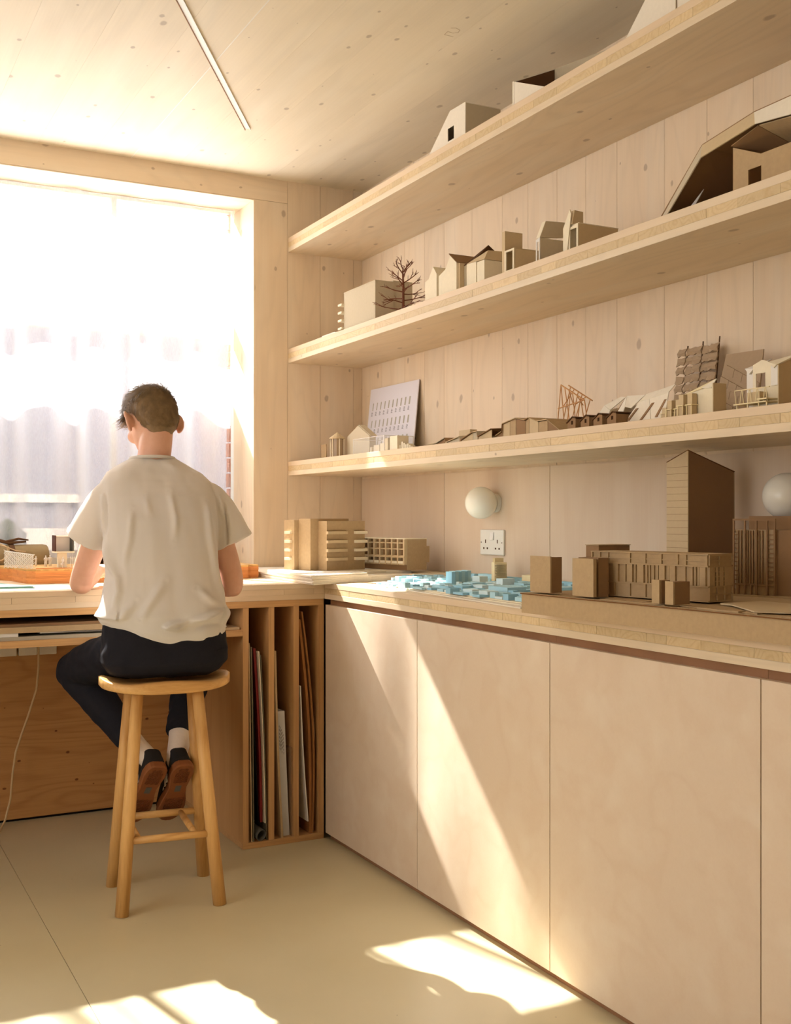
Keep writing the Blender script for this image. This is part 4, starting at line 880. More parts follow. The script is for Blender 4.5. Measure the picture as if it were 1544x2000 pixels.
# named taller pieces first
for k in range(6): foam(1.985 + k * .0165, 3.365 + k * .006, .0158, .040, .052 + .002 * (k % 2), ('foam_blue_deep', 'foam_blue')[k % 2], 0, 'tower')
placed.append((2.03, 3.375, .12, .06))
foam(1.935, 3.65, .030, .03, .024, 'foam_blue'); foam(2.16, 3.45, .035, .05, .028, 'foam_blue_pale'); foam(2.12, 3.22, .05, .04, .032, 'foam_blue_pale')
foam(1.935, 2.93, .070, .11, .026, 'foam_blue'); foam(1.850, 2.905, .040, .050, .016, 'foam_blue_pale'); foam(1.853, 2.825, .028, .036, .016, 'foam_blue'); foam(1.846, 3.0, .030, .055, .016, 'foam_blue_pale')
foam(2.03, 2.78, .08, .09, .030, 'foam_blue'); foam(2.16, 2.70, .10, .06, .062, 'foam_blue', 0, 'tower'); foam(2.30, 2.75, .05, .05, .05, 'foam_blue_deep'); foam(2.06, 2.64, .05, .07, .07, 'foam_blue', 0, 'tower')
for k in range(5): foam(2.31, 3.78 - k * .17, .03, .14, .020 + .004 * (k % 2), ('foam_blue_deep', 'foam_blue')[k % 2])
# ivory tower
xi, yi = 2.235, 3.44
placed.append((xi, yi, .1, .1))
MB().prism([(xi - .020, yi + .018, zb), (xi - .026, yi - .012, zb), (xi + .018, yi - .026, zb), (xi + .028, yi + .014, zb)], (0, 0, .078)).build('ivory_tower', 'ivory', t)
MB().prism([(xi - .010, yi + .026, zb), (xi - .004, yi + .020, zb), (xi + .034, yi + .020, zb), (xi + .03, yi + .05, zb)], (0, 0, .093)).build('ivory_tower', 'ivory', t)
for k in range(12): MB().box(xi - .029, xi + .018, yi - .029, yi - .010, zb + .004 + k * .006, zb + .0055 + k * .006).build('floor_plate', 'ivory', t)
MB().box(2.27, 2.30, 3.28, 3.34, zb, zb + .035).build('ivory_block', 'ivory', t); placed.append((2.285, 3.31, .05, .07))
n_ = 0
for i in range(5000):
    x, y = RB.uniform(1.80, 2.33), RB.uniform(2.60, 3.83)
    if not inside(x, y): continue
    w, d, h = RB.choice([.014, .02, .028, .035]), RB.choice([.018, .028, .04, .06]), RB.choice([.007, .009, .012, .015, .018])
    if y > 3.4 and x < 1.93: w, d, h = .014, .016, .007
    if not free(x, y, w, d): continue
    foam(x, y, w, d, h, RB.choice(['foam_blue', 'foam_blue', 'foam_blue_pale', 'foam_blue_deep'])); n_ += 1
    if n_ > 285: break

# ---------------------------------------------------------------- big cardboard site model
O5 = Vector((1.667, 2.454, ZW + .0008)); U5 = Vector((.048, -.9988, 0)); V5 = Vector((.9988, .048, 0)); HB = .0535
t = thing('cardboard_site_model', 'large brown cardboard site model with deep plinth on the worktop', 'model', tuple(O5))
B = lambda nm, mt, s0, s1, d0, d1, z0, z1, T=None: lbox(T or t, nm, mt, O5, U5, V5, s0, s1, d0, d1, z0, z1)
B('plinth_front', 'card_kraft', 0, 1.5, 0, .004, 0, HB - .004); B('plinth_end', 'card_kraft_edge', 0, .004, .0043, .62, 0, HB - .004); B('plinth_core', 'card_kraft', .0045, 1.5, .0043, .62, 0, HB - .0042)
B('top_sheet', 'card_kraft', -.002, 1.5, -.003, .62, HB - .0036, HB); B('top_edge', 'card_kraft_edge', -.002, 1.5, -.0036, -.0031, HB - .0034, HB - .0006)
for s0, s1, d0, d1, h in ((.18, .42, .05, .09, .002), (.30, .52, .012, .045, .002), (.55, .62, .03, .06, .002), (.62, .78, .02, .05, .002), (.66, .74, .008, .03, .0035), (.62, .66, .012, .028, .004), (.85, 1.0, .01, .04, .002), (.45, .50, .02, .05, .0025)):
    B('path_sheet', 'card_kraft', s0, s1, d0, d1, HB + .0003, HB + h)
def tw(nm, lb_, items):
    for a in items: B(*a)
H1 = HB + .0042 * 0
B('tower_front', 'card_kraft', .027, .112, .008, .012, HB + .0045, .153); B('tower_end', 'card_brown', .108, .112, .0125, .046, HB + .0045, .151); B('tower_core', 'card_brown', .029, .1075, .0125, .046, HB + .0045, .150)  # browner ends and slabs: the towers' shaded sides painted in
B('tower_front', 'card_kraft', .203, .283, .006, .016, HB + .0045, .152); B('tower_slab', 'card_brown', .205, .281, .024, .056, HB + .0045, .154)
B('tower_front', 'card_kraft', .488, .512, .004, .010, HB + .0045, .112); B('tower_slab', 'card_brown', .495, .5125, .0103, .037, HB + .0045, .111)
B('tower_front', 'card_kraft', .530, .556, .004, .008, HB + .0045, .1105); B('tower_slab', 'card_brown', .532, .5565, .0083, .054, HB + .0045, .1095)
# far small blocks
B('far_block', 'card_brown', -.012 + .05, .09, .19, .30, HB + .0045, .178); B('far_roof', 'card_kraft', .036, .092, .188, .302, .1785, .1805); B('far_block', 'card_kraft', .03, .10, .15, .186, HB + .0045, .142)
# long building
KX, KY = 1.824, 1.922; Dn = Vector((-.21, .978, 0)).normalized(); De = Vector((.985, .14, 0)).normalized(); OK_ = Vector((KX, KY, O5.z))
def Lb(nm, mt, s0, s1, d0, d1, z0, z1): lbox(t, nm, mt, OK_, Dn, De, s0, s1, d0, d1, z0, z1)
zb0 = HB + .0045; LB = .345; ZR = .1695
Lb('long_block', 'card_kraft', 0, LB, 0, .085, zb0, ZR - .003); Lb('roof_sheet', 'card_kraft', -.002, LB + .002, -.004, .088, ZR - .0027, ZR)
Lb('string_course', 'card_kraft', -.003, LB + .001, -.006, -.0003, .139, .1425); Lb('string_course', 'card_kraft', -.003, LB, -.005, -.0003, .092, .095); Lb('base_rail', 'card_kraft', -.003, LB, -.004, -.0003, zb0, zb0 + .003)
Lb('attic_rail', 'card_kraft', .002, LB, -.003, -.0003, .152, .1545)
for s in (.0, .058, .081, .128, .175, .222, .29, .316, LB - .004): Lb('attic_post', 'card_kraft', s, s + .004, -.0045, -.0003, .1427, .1665)
for s in (.058, .081, .175, .222, .27, .29, .316): Lb('ground_post', 'card_kraft', s, s + .004, -.0045, -.0003, zb0 + .0032, .0918)
for k, s in enumerate((.004, .022, .031, .040, .060, .088, .098, .106, .118, .128, .138, .150, .162, .170, .180, .196, .205, .214, .226, .236, .258, .266, .276, .290, .300, .312, .324, .334)):
    wd_ = .016 if k in (0, 5, 8, 14, 17, 20) else .0032
    Lb('mullion' if wd_ < .01 else 'panel', 'card_kraft', s, s + wd_, -.006 if wd_ > .01 else -.0045, -.0003, .0953, .1387)
def Le(nm, mt, d0, d1, z0, z1): lbox(t, nm, mt, OK_, Dn, De, -.0035 if nm != 'window' else -.0012, -.0003, d0, d1, z0, z1)
Le('end_panel', 'card_kraft', .0, .018, .0953, .1387); Le('end_panel', 'card_kraft', .024, .030, .0953, .1387); Le('end_panel', 'card_kraft', .036, .050, .0953, .1387); Le('end_panel', 'card_kraft', .054, .085, .0953, .1387)
for z in (.106, .117, .128):
    for a, b_ in ((.0182, .0238), (.0302, .0358), (.0502, .0538)): Le('spandrel', 'card_kraft', a, b_, z - .0012, z + .0012)
for z in (zb0, .074, .092, .152, .1645): Le('end_rail', 'card_kraft', 0, .085, z, z + .0025)
for d in (0, .028, .056, .0825): Le('end_post', 'card_kraft', d, d + .0025, zb0 + .0028, .0735); Le('end_post', 'card_kraft', d, d + .0025, .0768, .0917)
for d in (0, .036, .0825): Le('end_post', 'card_kraft', d, d + .0025, .1428, .1517); Le('end_post', 'card_kraft', d, d + .0025, .1548, .1643)
# loose card lying on the model
o = MB().prism([(1.80, 1.93 - .02, 0), (1.79, 1.86, 0), (1.705, 1.715, 0), (1.74, 1.665, 0), (1.80, 1.63, 0), (1.93, 1.80, 0), (1.93, 1.91, 0)][::-1], (0, 0, .003))
o.v = [(v[0] + .02, v[1] - .03, v[2] + O5.z + HB + .003) for v in o.v]
tag(o.build('loose_card_sheet', 'card_tan', loc=(1.83, 1.77, O5.z + HB)), 'loose tan card sheet with a slit lying beside the long cardboard building', 'card')

# tall tower and high-rise behind
t = thing('tall_tower_model', 'tall plain cardboard tower with slanted top reaching the lowest shelf', 'model', (2.1, 2.291, O5.z + HB))
zf = O5.z + HB + .0045
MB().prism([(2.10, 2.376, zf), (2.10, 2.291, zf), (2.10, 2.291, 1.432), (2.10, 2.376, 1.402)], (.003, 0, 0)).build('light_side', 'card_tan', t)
MB().prism([(2.1032, 2.291, zf), (2.268, 2.291, zf), (2.268, 2.291, 1.376), (2.1032, 2.291, 1.431)], (0, .003, 0)).build('shaded_side', 'card_brown', t)  # one side in tan, the shaded one in brown: the light painted in
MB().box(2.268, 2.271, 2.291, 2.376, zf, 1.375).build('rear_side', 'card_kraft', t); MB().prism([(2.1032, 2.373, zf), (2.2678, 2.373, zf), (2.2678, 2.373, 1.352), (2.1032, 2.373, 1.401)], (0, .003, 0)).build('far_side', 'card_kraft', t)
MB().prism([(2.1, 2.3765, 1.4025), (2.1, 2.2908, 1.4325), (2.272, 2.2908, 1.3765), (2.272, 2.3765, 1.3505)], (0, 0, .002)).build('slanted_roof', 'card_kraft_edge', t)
for k in range(18):
    z = zf + .02 + k * .0185
    if z < 1.40: MB().box(2.0994, 2.0999, 2.2915, 2.3755, z, z + .0006).build('floor_line', 'card_kraft_edge', t)
t = thing('highrise_model', 'cardboard high-rise model with finned facade at the right edge', 'model', (2.10, 2.08, zf))
O6 = Vector((2.085, 2.108, zf)); G1 = Vector((.35, -.937, 0)).normalized(); G2 = Vector((.937, .35, 0)).normalized()
def Hb(nm, mt, s0, s1, d0, d1, z0, z1): lbox(t, nm, mt, O6, G1, G2, s0, s1, d0, d1, z0, z1)
Hb('block', 'card_kraft', .004, .112, .004, .05, 0, .165); Hb('rear_block', 'card_brown', .02, .17, .0505, .14, 0, .20); Hb('corner_block', 'card_brown', .1125, .17, .006, .05, 0, .165)
for s in (0, .030, .060, .088, .108): Hb('post', 'card_brown', s, s + .0045, -.004, .0002, .0, .188)
for z in (.184,): Hb('top_beam', 'card_brown', 0, .1125, -.004, .0002, z + .0045, z + .009)
for s in (.012, .020, .037, .044, .051, .068, .076): Hb('fin', 'card_brown', s, s + .0022, -.001, .0038, .028, .163)
for z in (.024,): Hb('rail', 'card_brown', .0046, .1078, -.002, .0038, z, z + .0035)
for k in range(11):
    Hb('floor_slab', 'card_brown', .005, .0115, -.0015, .0038, .036 + k * .0115, .0385 + k * .0115); Hb('floor_slab', 'card_brown', .093, .1075, -.0015, .0038, .036 + k * .0115, .0385 + k * .0115)
for s in (.012, .046, .09): Hb('door_post', 'card_brown', s, s + .003, -.0015, .0038, 0, .0238)
Hb('base_step', 'card_kraft', -.01, .18, -.012, .15, -.0042, -.0003)

# ---------------------------------------------------------------- window desk: layered landscape model and what stands on it
t = thing('layered_landscape_model', 'landscape model of stacked orange ply layers on the desk under the curtain', 'model', (1.1, 4.6, ZW))
z = ZW + .0004
for k in range(8):
    e = .0006 * (k % 2)
    MB().prism([(x, y, z) for x, y in ((.742 + e, 4.382), (1.598 - e, 4.376), (1.599 - e, 4.40), (1.652 + e, 4.398), (1.652, 4.84), (.40, 4.84), (.40, 4.745 - .004 * k), (.60, 4.745 - .004 * k), (.655, 4.71), (.69, 4.62 - .002 * k), (.70, 4.50), (.712, 4.41))], (0, 0, .0066)).build('ply_layer', 'cedar' if k < 7 else 'cedar_y', t); z += .0069
ZB = z
MB().box(.80, .95, 4.40, 4.43, ZB, ZB + .0015).build('kerb', 'cedar', t); MB().prism([(.75, 4.42, ZB), (.86, 4.41, ZB), (.86, 4.418, ZB), (.75, 4.428, ZB)], (0, 0, .003)).build('kerb', 'cedar', t)
# perforated white screen fence
t = thing('screen_fence_model', 'white perforated screen fence model curving across the ply layers', 'model', (.71, 4.5, ZB))
n = 15
for k in range(n):
    f0, f1 = k / n, (k + 1) / n
    p0 = Vector((.660 + .085 * f0, 4.60 - .16 * f0)); p1 = Vector((.660 + .085 * f1, 4.60 - .16 * f1)); h = .066 - .012 * f0
    for q in range(7):
        zz0, zz1 = ZB + h * q / 7, ZB + h * (q + 1) / 7; m = .0016; off = (.0022 if (q + k) % 2 else -.0022)
        MB().tube([(p0.x + off, p0.y, zz0), (p1.x - off, p1.y, zz1)], m, 4).build('lattice_strip', 'print_white', t) if (q < 7) else None
    MB().tube([(p0.x, p0.y, ZB + .001), (p0.x + .001, p0.y, ZB + h)], .0013, 4).build('lattice_upright', 'print_white', t)
MB().tube([(.660, 4.60, ZB + .066), (.70, 4.525, ZB + .060), (.745, 4.44, ZB + .054)], .0018, 5).build('top_rail', 'print_white', t)
# scale figures
def figure(x, y, lb_, rz, bag=False, s=1.0):
    o = thing('scale_figure', lb_, 'figurine', (x, y, ZB), 'white scale figures on the ply model')
    m = lambda a, b_, c_: (x + (a * math.cos(rz) - b_ * math.sin(rz)) * s, y + (a * math.sin(rz) + b_ * math.cos(rz)) * s, ZB + c_ * s)
    b = MB()
    for d in (-1, 1): b.tube([m(d * .0032, 0, 0), m(d * .003, 0, .010), m(d * .002, 0, .020)], [.0016 * s, .002 * s, .0028 * s], 6)
    b.tube([m(0, 0, .018), m(0, 0, .024), m(0, 0, .031), m(0, 0, .0335)], [.004 * s, .0036 * s, .0048 * s, .0015 * s], 8)
    for d in (-1, 1): b.tube([m(d * .0048, 0, .0315), m(d * .0062, .001, .026), m(d * .005, .003 if bag else .0005, .0205)], [.0015 * s, .0013 * s, .001 * s], 5)
    b.build('figure_body', 'print_white', o, smooth=True)
    b = MB(); b.lathe([(.0004 * s, .0335 * s), (.0022 * s, .0345 * s), (.0026 * s, .0368 * s), (.002 * s, .039 * s), (.0004 * s, .0398 * s)], (x, y, ZB), n=8); b.build('head', 'print_white', o, smooth=True)
    if bag: MB().rbox(m(-.0075, .001, .014), .004, .007, .007).build('bag', 'print_white', o)
    return o
figure(.585 + .068, 4.74, 'white scale figure carrying a bag, leftmost by the rolled canvas', .2, True, 1.15)
figure(.790, 4.66, 'white scale figure just right of the screen fence', 1.0, s=1.05)
figure(.818, 4.60, 'stout white scale figure of the walking pair', .3, s=1.15)
figure(.842, 4.64, 'slimmer white scale figure of the walking pair', -.2, s=1.15)
figure(.925, 4.75, 'white scale figure alone behind the black pavilion leg', 0, s=1.1)
figure(.862, 4.47, 'white scale figure beside the pavilion, near the elbow', .5, True, 1.1)
figure(1.055, 4.60, 'white scale figure above the left hand, left of two', .2, s=1.1); figure(1.085, 4.58, 'white scale figure above the left hand, right of two', -.3, s=1.1)
# pavilion on one leg
t = thing('raised_pavilion_model', 'small dark sided box pavilion with white inside raised on one leg', 'model', (.86, 4.52, ZB))
X_, Y_ = .836, 4.50
MB().box(X_ + .016, X_ + .05, Y_ + .02, Y_ + .05, ZB, ZB + .058).build('leg', 'card_cream', t); MB().box(X_ - .002, X_ + .075, Y_ - .002, Y_ + .062, ZB + .0585, ZB + .064).build('deck', 'card_cream', t)
MB().box(X_ - .001, X_ + .004, Y_, Y_ + .06, ZB + .0645, ZB + .128).build('side_wall', 'maroon', t); MB().box(X_ + .068, X_ + .0735, Y_, Y_ + .06, ZB + .0645, ZB + .128).build('side_wall', 'slate', t)
MB().box(X_ + .0045, X_ + .0675, Y_ + .055, Y_ + .06, ZB + .0645, ZB + .128).build('rear_wall', 'print_white', t); MB().box(X_ + .0045, X_ + .0675, Y_ + .001, Y_ + .0545, ZB + .123, ZB + .128).build('roof', 'print_white', t)
for x in (.885, .893, .901): MB().tube([(x, 4.44, ZB), (x, 4.44, ZB + .045)], .0013, 5).build('pole', 'print_white', t)
t = thing('slatted_pavilion_model', 'dark slatted pavilion model half hidden behind the person', 'model', (1.15, 4.7, ZB))
for k in range(9): MB().box(1.07 + k * .018, 1.076 + k * .018, 4.70, 4.706, ZB, ZB + .06).build('slat', 'card_dark', t)
MB().box(1.06, 1.24, 4.69, 4.80, ZB + .0605, ZB + .066).build('roof', 'card_cream', t); MB().box(1.062, 1.238, 4.79, 4.796, ZB, ZB + .06).build('rear_wall', 'black', t); MB().box(1.06, 1.24, 4.69, 4.80, ZB + .075, ZB + .080).build('upper_roof', 'card_tan', t); MB().box(1.08, 1.22, 4.71, 4.78, ZB + .0663, ZB + .0747).build('clerestory', 'card_dark', t)
# canvas roll with string
t = thing('canvas_roll', 'brown rolled canvas bundle with straps lying along the curtain foot', 'roll', (.5, 4.915, ZW))
MB().lathe([(.060, .05), (.066, .055), (.067, .3), (.066, .6), (.067, .86), (.064, .875), (.058, .88)], (0, 4.915, ZW + .0725), 'x', 24).build('rolled_cloth', 'canvas', t, smooth=True)
for x in (.60, .73, .18): MB().lathe([(.0685, -.011), (.0695, -.010), (.0695, .010), (.0685, .011)], (x, 4.915, ZW + .0725), 'x', 24).build('strap', 'card_dark', t, smooth=True)
ss = [(.665 + .045 * math.cos(a), 4.84 + .01 * math.sin(a), ZW + .110 + .036 * math.sin(a)) for a in [k * math.pi / 8 for k in range(17)]]
MB().tube(ss, .0028, 6).build('string_loop', 'string', t, smooth=True)
MB().tube([(.69, 4.84, ZW + .12), (.72, 4.84, ZW + .10), (.755, 4.842, ZW + .075), (.765, 4.842, ZW + .06)], .0026, 6).build('string_end', 'string', t, smooth=True)
MB().tube([(.66, 4.84, ZW + .145), (.70, 4.84, ZW + .132), (.74, 4.845, ZW + .115), (.78, 4.845, ZW + .11)], .0026, 6).build('string_end', 'string', t, smooth=True)
tw_ = MB(); tw_.tube([(.64, 4.91, ZW + .150), (.68, 4.905, ZW + .158), (.72, 4.90, ZW + .146), (.79, 4.90, ZW + .152)], [.006, .008, .007, .004], 7); tw_.tube([(.66, 4.90, ZW + .160), (.70, 4.90, ZW + .150), (.76, 4.905, ZW + .164), (.80, 4.90, ZW + .158)], [.004, .006, .005, .003], 7)
tag(tw_.build('knotted_twig', 'card_dark', smooth=True, loc=(.7, 4.9, ZW + .14)), 'dark knotted twig lying on top of the rolled canvas', 'twig')
t = tag(MB().prism([(.694, 4.115, ZW + .0005), (.20, 4.150, ZW + .0005), (.20, 4.74, ZW + .0005), (.50, 4.735, ZW + .0005)], (0, 0, .003)).build('cutting_mat', 'mat_green', loc=(.5, 4.4, ZW), bevel=.0006), 'green cutting mat on the desk at the left edge, lower of two', 'mat')
t = tag(MB().prism([(.690, 4.120, ZW + .0042), (.21, 4.155, ZW + .0042), (.21, 4.735, ZW + .0042), (.50, 4.73, ZW + .0042)], (0, 0, .003)).build('cutting_mat', 'mat_green', loc=(.5, 4.4, ZW), bevel=.0006), 'green cutting mat on the desk at the left edge, upper of two', 'mat')
# ---------------------------------------------------------------- seated person
def solid(mbs, vox, smooth=6, fac=.5):
    """join closed shapes into one continuous voxel surface"""
    b = MB()
    for m in mbs: b.add(m.v, m.f)
    me = bpy.data.meshes.new('tmp'); me.from_pydata(b.v, [], b.f)
    bb = bmesh.new(); bb.from_mesh(me); bmesh.ops.recalc_face_normals(bb, faces=bb.faces); bb.to_mesh(me); bb.free()
    o = bpy.data.objects.new('tmp', me); COL.objects.link(o)
    r = o.modifiers.new('r', 'REMESH'); r.mode = 'VOXEL'; r.voxel_size = vox
    s = o.modifiers.new('s', 'SMOOTH'); s.iterations = smooth; s.factor = fac
    dg = bpy.context.evaluated_depsgraph_get(); dg.update(); m2 = bpy.data.meshes.new_from_object(o.evaluated_get(dg))
    bpy.data.objects.remove(o); bpy.data.meshes.remove(me); return m2
def put(name, me, mats, parent, loc, fn=None):
    """place a finished mesh; fn(co, normal) -> new co in world space"""
    loc = Vector(loc)
    if fn:
        new = [fn(v.co.copy(), v.normal.copy()) for v in me.vertices]
        for v, c_ in zip(me.vertices, new): v.co = c_
    for v in me.vertices: v.co = v.co - loc
    me.materials.clear(); [me.materials.append(M[m]) for m in mats]
    me.polygons.foreach_set('use_smooth', [True] * len(me.polygons)); me.update(); me.name = name
    o = bpy.data.objects.new(name, me); COL.objects.link(o)
    if parent: o.parent = parent; o.location = loc - wloc(parent)
    else: o.location = loc
    return o
def ring(c, a, b, ax, ay, n=28, p=2.4):
    r = []
    for k in range(n):
        t_ = 2 * math.pi * k / n; cs, sn = math.cos(t_), math.sin(t_)
        u = math.copysign(abs(cs) ** (2 / p), cs) * a; w = math.copysign(abs(sn) ** (2 / p), sn) * b
        r.append(tuple(Vector(c) + ax * u + ay * w))
    return r
def limbs(pts, n=20):
    """tapered limb through [(x,y,z,r)] with extra rings so bends stay round"""
    P_ = [Vector(p[:3]) for p in pts]; r_ = [p[3] for p in pts]; q = []; rr = []
    for i in range(len(P_) - 1):
        for k in range(6):
            f = k / 6; a, b_, c_, d = P_[max(i - 1, 0)], P_[i], P_[i + 1], P_[min(i + 2, len(P_) - 1)]
            q.append(.5 * ((2 * b_) + (c_ - a) * f + (2 * a - 5 * b_ + 4 * c_ - d) * f * f + (3 * b_ - a - 3 * c_ + d) * f ** 3)); rr.append(r_[i] + (r_[i + 1] - r_[i]) * (f * f * (3 - 2 * f)))
    q.append(P_[-1]); rr.append(r_[-1]); m = MB(); m.tube(q, rr, n); return m
def ball(c, r, sc=(1, 1, 1), mt=None, n=16):
    m = MB(); m.lathe([(max(math.sin(math.pi * k / 10), .01), -math.cos(math.pi * k / 10)) for k in range(11)], n=n)
    mt = mt or Matrix.Identity(3); m.v = [tuple(Vector(c) + mt @ Vector((v[0] * r * sc[0], v[1] * r * sc[1], v[2] * r * sc[2]))) for v in m.v]; return m

t = NT('fair_skin'); tc = t.N('ShaderNodeTexCoord'); n = t.N('ShaderNodeTexNoise', i_Scale=30.0, i_Detail=3.0); t.L(tc.outputs['Object'], n.inputs['Vector'])
t.L(t.mix(n.outputs[0], lin(214, 158, 132), lin(232, 184, 158)), t.b.inputs['Base Color']); t.b.inputs['Roughness'].default_value = .5
t.b.inputs['Subsurface Weight'].default_value = .15; t.b.inputs['Subsurface Radius'].default_value = (.02, .008, .005); t.b.inputs['Subsurface Scale'].default_value = .5; M['skin'] = t.m
t = NT('cream_cotton'); t.b.inputs['Base Color'].default_value = lin(234, 227, 219); t.b.inputs['Roughness'].default_value = .9; t.b.inputs['Specular IOR Level'].default_value = .1
tc = t.N('ShaderNodeTexCoord'); n = t.N('ShaderNodeTexNoise', i_Scale=600.0, i_Detail=2.0); t.L(tc.outputs['Object'], n.inputs['Vector'])
bp = t.N('ShaderNodeBump', i_Strength=.15, i_Distance=.001); t.L(n.outputs[0], bp.inputs['Height']); t.L(bp.outputs[0], t.b.inputs['Normal'])
tl = t.N('ShaderNodeBsdfTranslucent'); tl.inputs[0].default_value = lin(238, 226, 205); ms = t.N('ShaderNodeMixShader'); ms.inputs[0].default_value = .18
t.L(t.b.outputs[0], ms.inputs[1]); t.L(tl.outputs[0], ms.inputs[2]); t.L(ms.outputs[0], t.n['Material Output'].inputs[0]); M['shirt'] = t.m
M['navy'] = plain('dark_navy_cotton', lin(32, 31, 37), rough=.85, spec=.15, var=.15, scale=120, bump=.1)
M['sock'] = plain('white_ribbed_sock', lin(232, 218, 204), rough=.9, bump=.2, scale=160)
M['suede'] = plain('black_suede', lin(34, 30, 28), rough=.85, var=.15); M['gum'] = plain('gum_rubber', lin(134, 80, 44), rough=.55, var=.06); M['gumdark'] = plain('gum_rubber_tread', lin(122, 70, 38), rough=.6)
t = NT('light_brown_hair'); tc = t.N('ShaderNodeTexCoord'); n = t.N('ShaderNodeTexNoise', i_Scale=45.0, i_Detail=3.0); t.L(tc.outputs['Object'], n.inputs['Vector'])
t.L(t.mix(n.outputs[0], lin(104, 82, 56), lin(160, 130, 92)), t.b.inputs['Base Color']); t.b.inputs['Roughness'].default_value = .55; M['hair'] = t.m

RV, FV, ZV = Vector((.9916, -.1296, 0)), Vector((.1296, .9916, 0)), Vector((0, 0, 1))
def tor(rows): 
    m = MB(); m.loft([ring((cx, cy_, z), a, b, RV, FV, 36, 2.5) for (z, cx, cy_, a, b) in rows]); return m
shirt_rows = [(.822, 1.020, 3.612, .196, .130), (.86, 1.018, 3.607, .206, .140), (.93, 1.020, 3.602, .211, .145), (1.00, 1.020, 3.602, .198, .132), (1.06, 1.018, 3.602, .186, .122), (1.15, 1.016, 3.612, .186, .122), (1.24, 1.017, 3.632, .190, .122),
              (1.32, 1.019, 3.662, .193, .112), (1.37, 1.020, 3.690, .186, .094), (1.405, 1.020, 3.712, .160, .076), (1.432, 1.019, 3.728, .112, .064), (1.452, 1.018, 3.738, .078, .058)]
body_rows = [(z, cx, cy_ + .004, a - .028, b - .024) for (z, cx, cy_, a, b) in shirt_rows[1:-1]]
PB = Vector((1.02, 3.60, .74))
# limbs: joints measured in the room
LS, LE, LW = (.870, 3.700, 1.333), (.806, 3.868, 1.030), (.905, 4.080, 1.052)
RS, RE, RW = (1.193, 3.660, 1.330), (1.266, 3.625, 1.020), (1.150, 3.865, 1.062)
parts_ = [tor(body_rows)]
for S_, E_, W_ in ((LS, LE, LW), (RS, RE, RW)):
    md = tuple((a + b) / 2 for a, b in zip(S_, E_)); fm = tuple(a + (b - a) * .35 for a, b in zip(E_, W_))
    parts_.append(limbs([(*S_, .052), (*md, .044), (*E_, .0385), (fm[0], fm[1], fm[2] + .002, .041), (*W_, .0255)]))
    parts_.append(ball((E_[0], E_[1] - .004, E_[2] - .010), .034))
# hands: palm plus five separate bent fingers
def hand(W_, dirv, side, tips):
    W_ = Vector(W_); d = Vector(dirv).normalized(); lat = d.cross(ZV).normalized() * side; dn = lat.cross(d).normalized(); dn = -dn if dn.z > 0 else dn
    out = []
    p = W_ + d * .045; m = MB(); m.loft([ring(W_ + d * s_, w_, h_, lat, dn, 16, 2.4) for s_, w_, h_ in ((-.01, .026, .022), (.02, .033, .017), (.05, .040, .0155), (.078, .041, .014), (.088, .036, .010))]); out.append(m)
    for k, (off, ln) in enumerate(((-.030, .070), (-.010, .080), (.010, .076), (.030, .060))):
        b0 = W_ + d * (.080 - abs(off) * .15) + lat * off; c_ = tips[k]
        q = [b0 - d * .02]; dirn = d.copy(); pt = b0.copy(); q.append(pt.copy())
        for j, f in enumerate((.45, .32, .23)):
            ang = c_ * (.55 + .25 * j); dirn = (Matrix.Rotation(ang, 3, dn.cross(dirn).normalized() * -1) @ dirn); pt = pt + dirn * ln * f; q.append(pt.copy())
        out.append(limbs([(*q[0], .0095), (*q[1], .0095), (*q[2], .0085), (*q[3], .0078), (*q[4], .0062)], 12))
    tb = W_ + d * .022 - lat * .026; q = [tb, tb + d * .024 - lat * .018 + dn * .008, tb + d * .050 - lat * .022 + dn * .018, tb + d * .068 - lat * .012 + dn * .026]
    out.append(limbs([(*q[0], .013), (*q[1], .0112), (*q[2], .0098), (*q[3], .0075)], 12)); return out
parts_ += hand(LW, (.40, .90, .12), -1, (.75, .7, .65, .6))
parts_ += hand(RW, (-.42, .90, .02), 1, (.65, .6, .6, .6))
# head in its own frame: x right, y face, z crown
HC = Vector((1.028, 3.790, 1.590))
HR = Matrix.Rotation(math.radians(9), 3, 'Z') @ Matrix.Rotation(math.radians(-34), 3, 'X')
Hx, Hy, Hz = HR @ Vector((1, 0, 0)), HR @ Vector((0, 1, 0)), HR @ Vector((0, 0, 1))
def hp(x, y, z): return HC + Hx * x + Hy * y + Hz * z
hr = []
for z, yb, yf, w in ((-.125, .030, .070, .018), (-.118, .010, .084, .034), (-.100, -.030, .090, .050), (-.075, -.066, .092, .060), (-.050, -.080, .090, .067), (-.020, -.092, .090, .072), (.005, -.099, .093, .075), (.030, -.102, .095, .077), (.055, -.098, .090, .074), (.078, -.084, .074, .064), (.094, -.060, .050, .047), (.103, -.030, .020, .024), (.105, -.008, -.002, .004)):
    hr.append(ring(hp(0, (yb + yf) / 2, z), w, (yf - yb) / 2, Hx, Hy, 30, 2.25))
m = MB(); m.loft(hr); parts_.append(m)
parts_.append(limbs([(*hp(0, .088, .012), .006), (*hp(0, .098, -.008), .008), (*hp(0, .108, -.026), .0105), (*hp(0, .094, -.036), .008)], 12))
for s_ in (-1, 1):
    parts_.append(ball(hp(.014 * s_, .096, -.032), .009)); parts_.append(limbs([(*hp(.012 * s_, .094, .018), .007), (*hp(.032 * s_, .090, .020), .008), (*hp(.052 * s_, .074, .014), .006)], 10))
    parts_.append(ball(hp(.045 * s_, .060, -.030), .026))
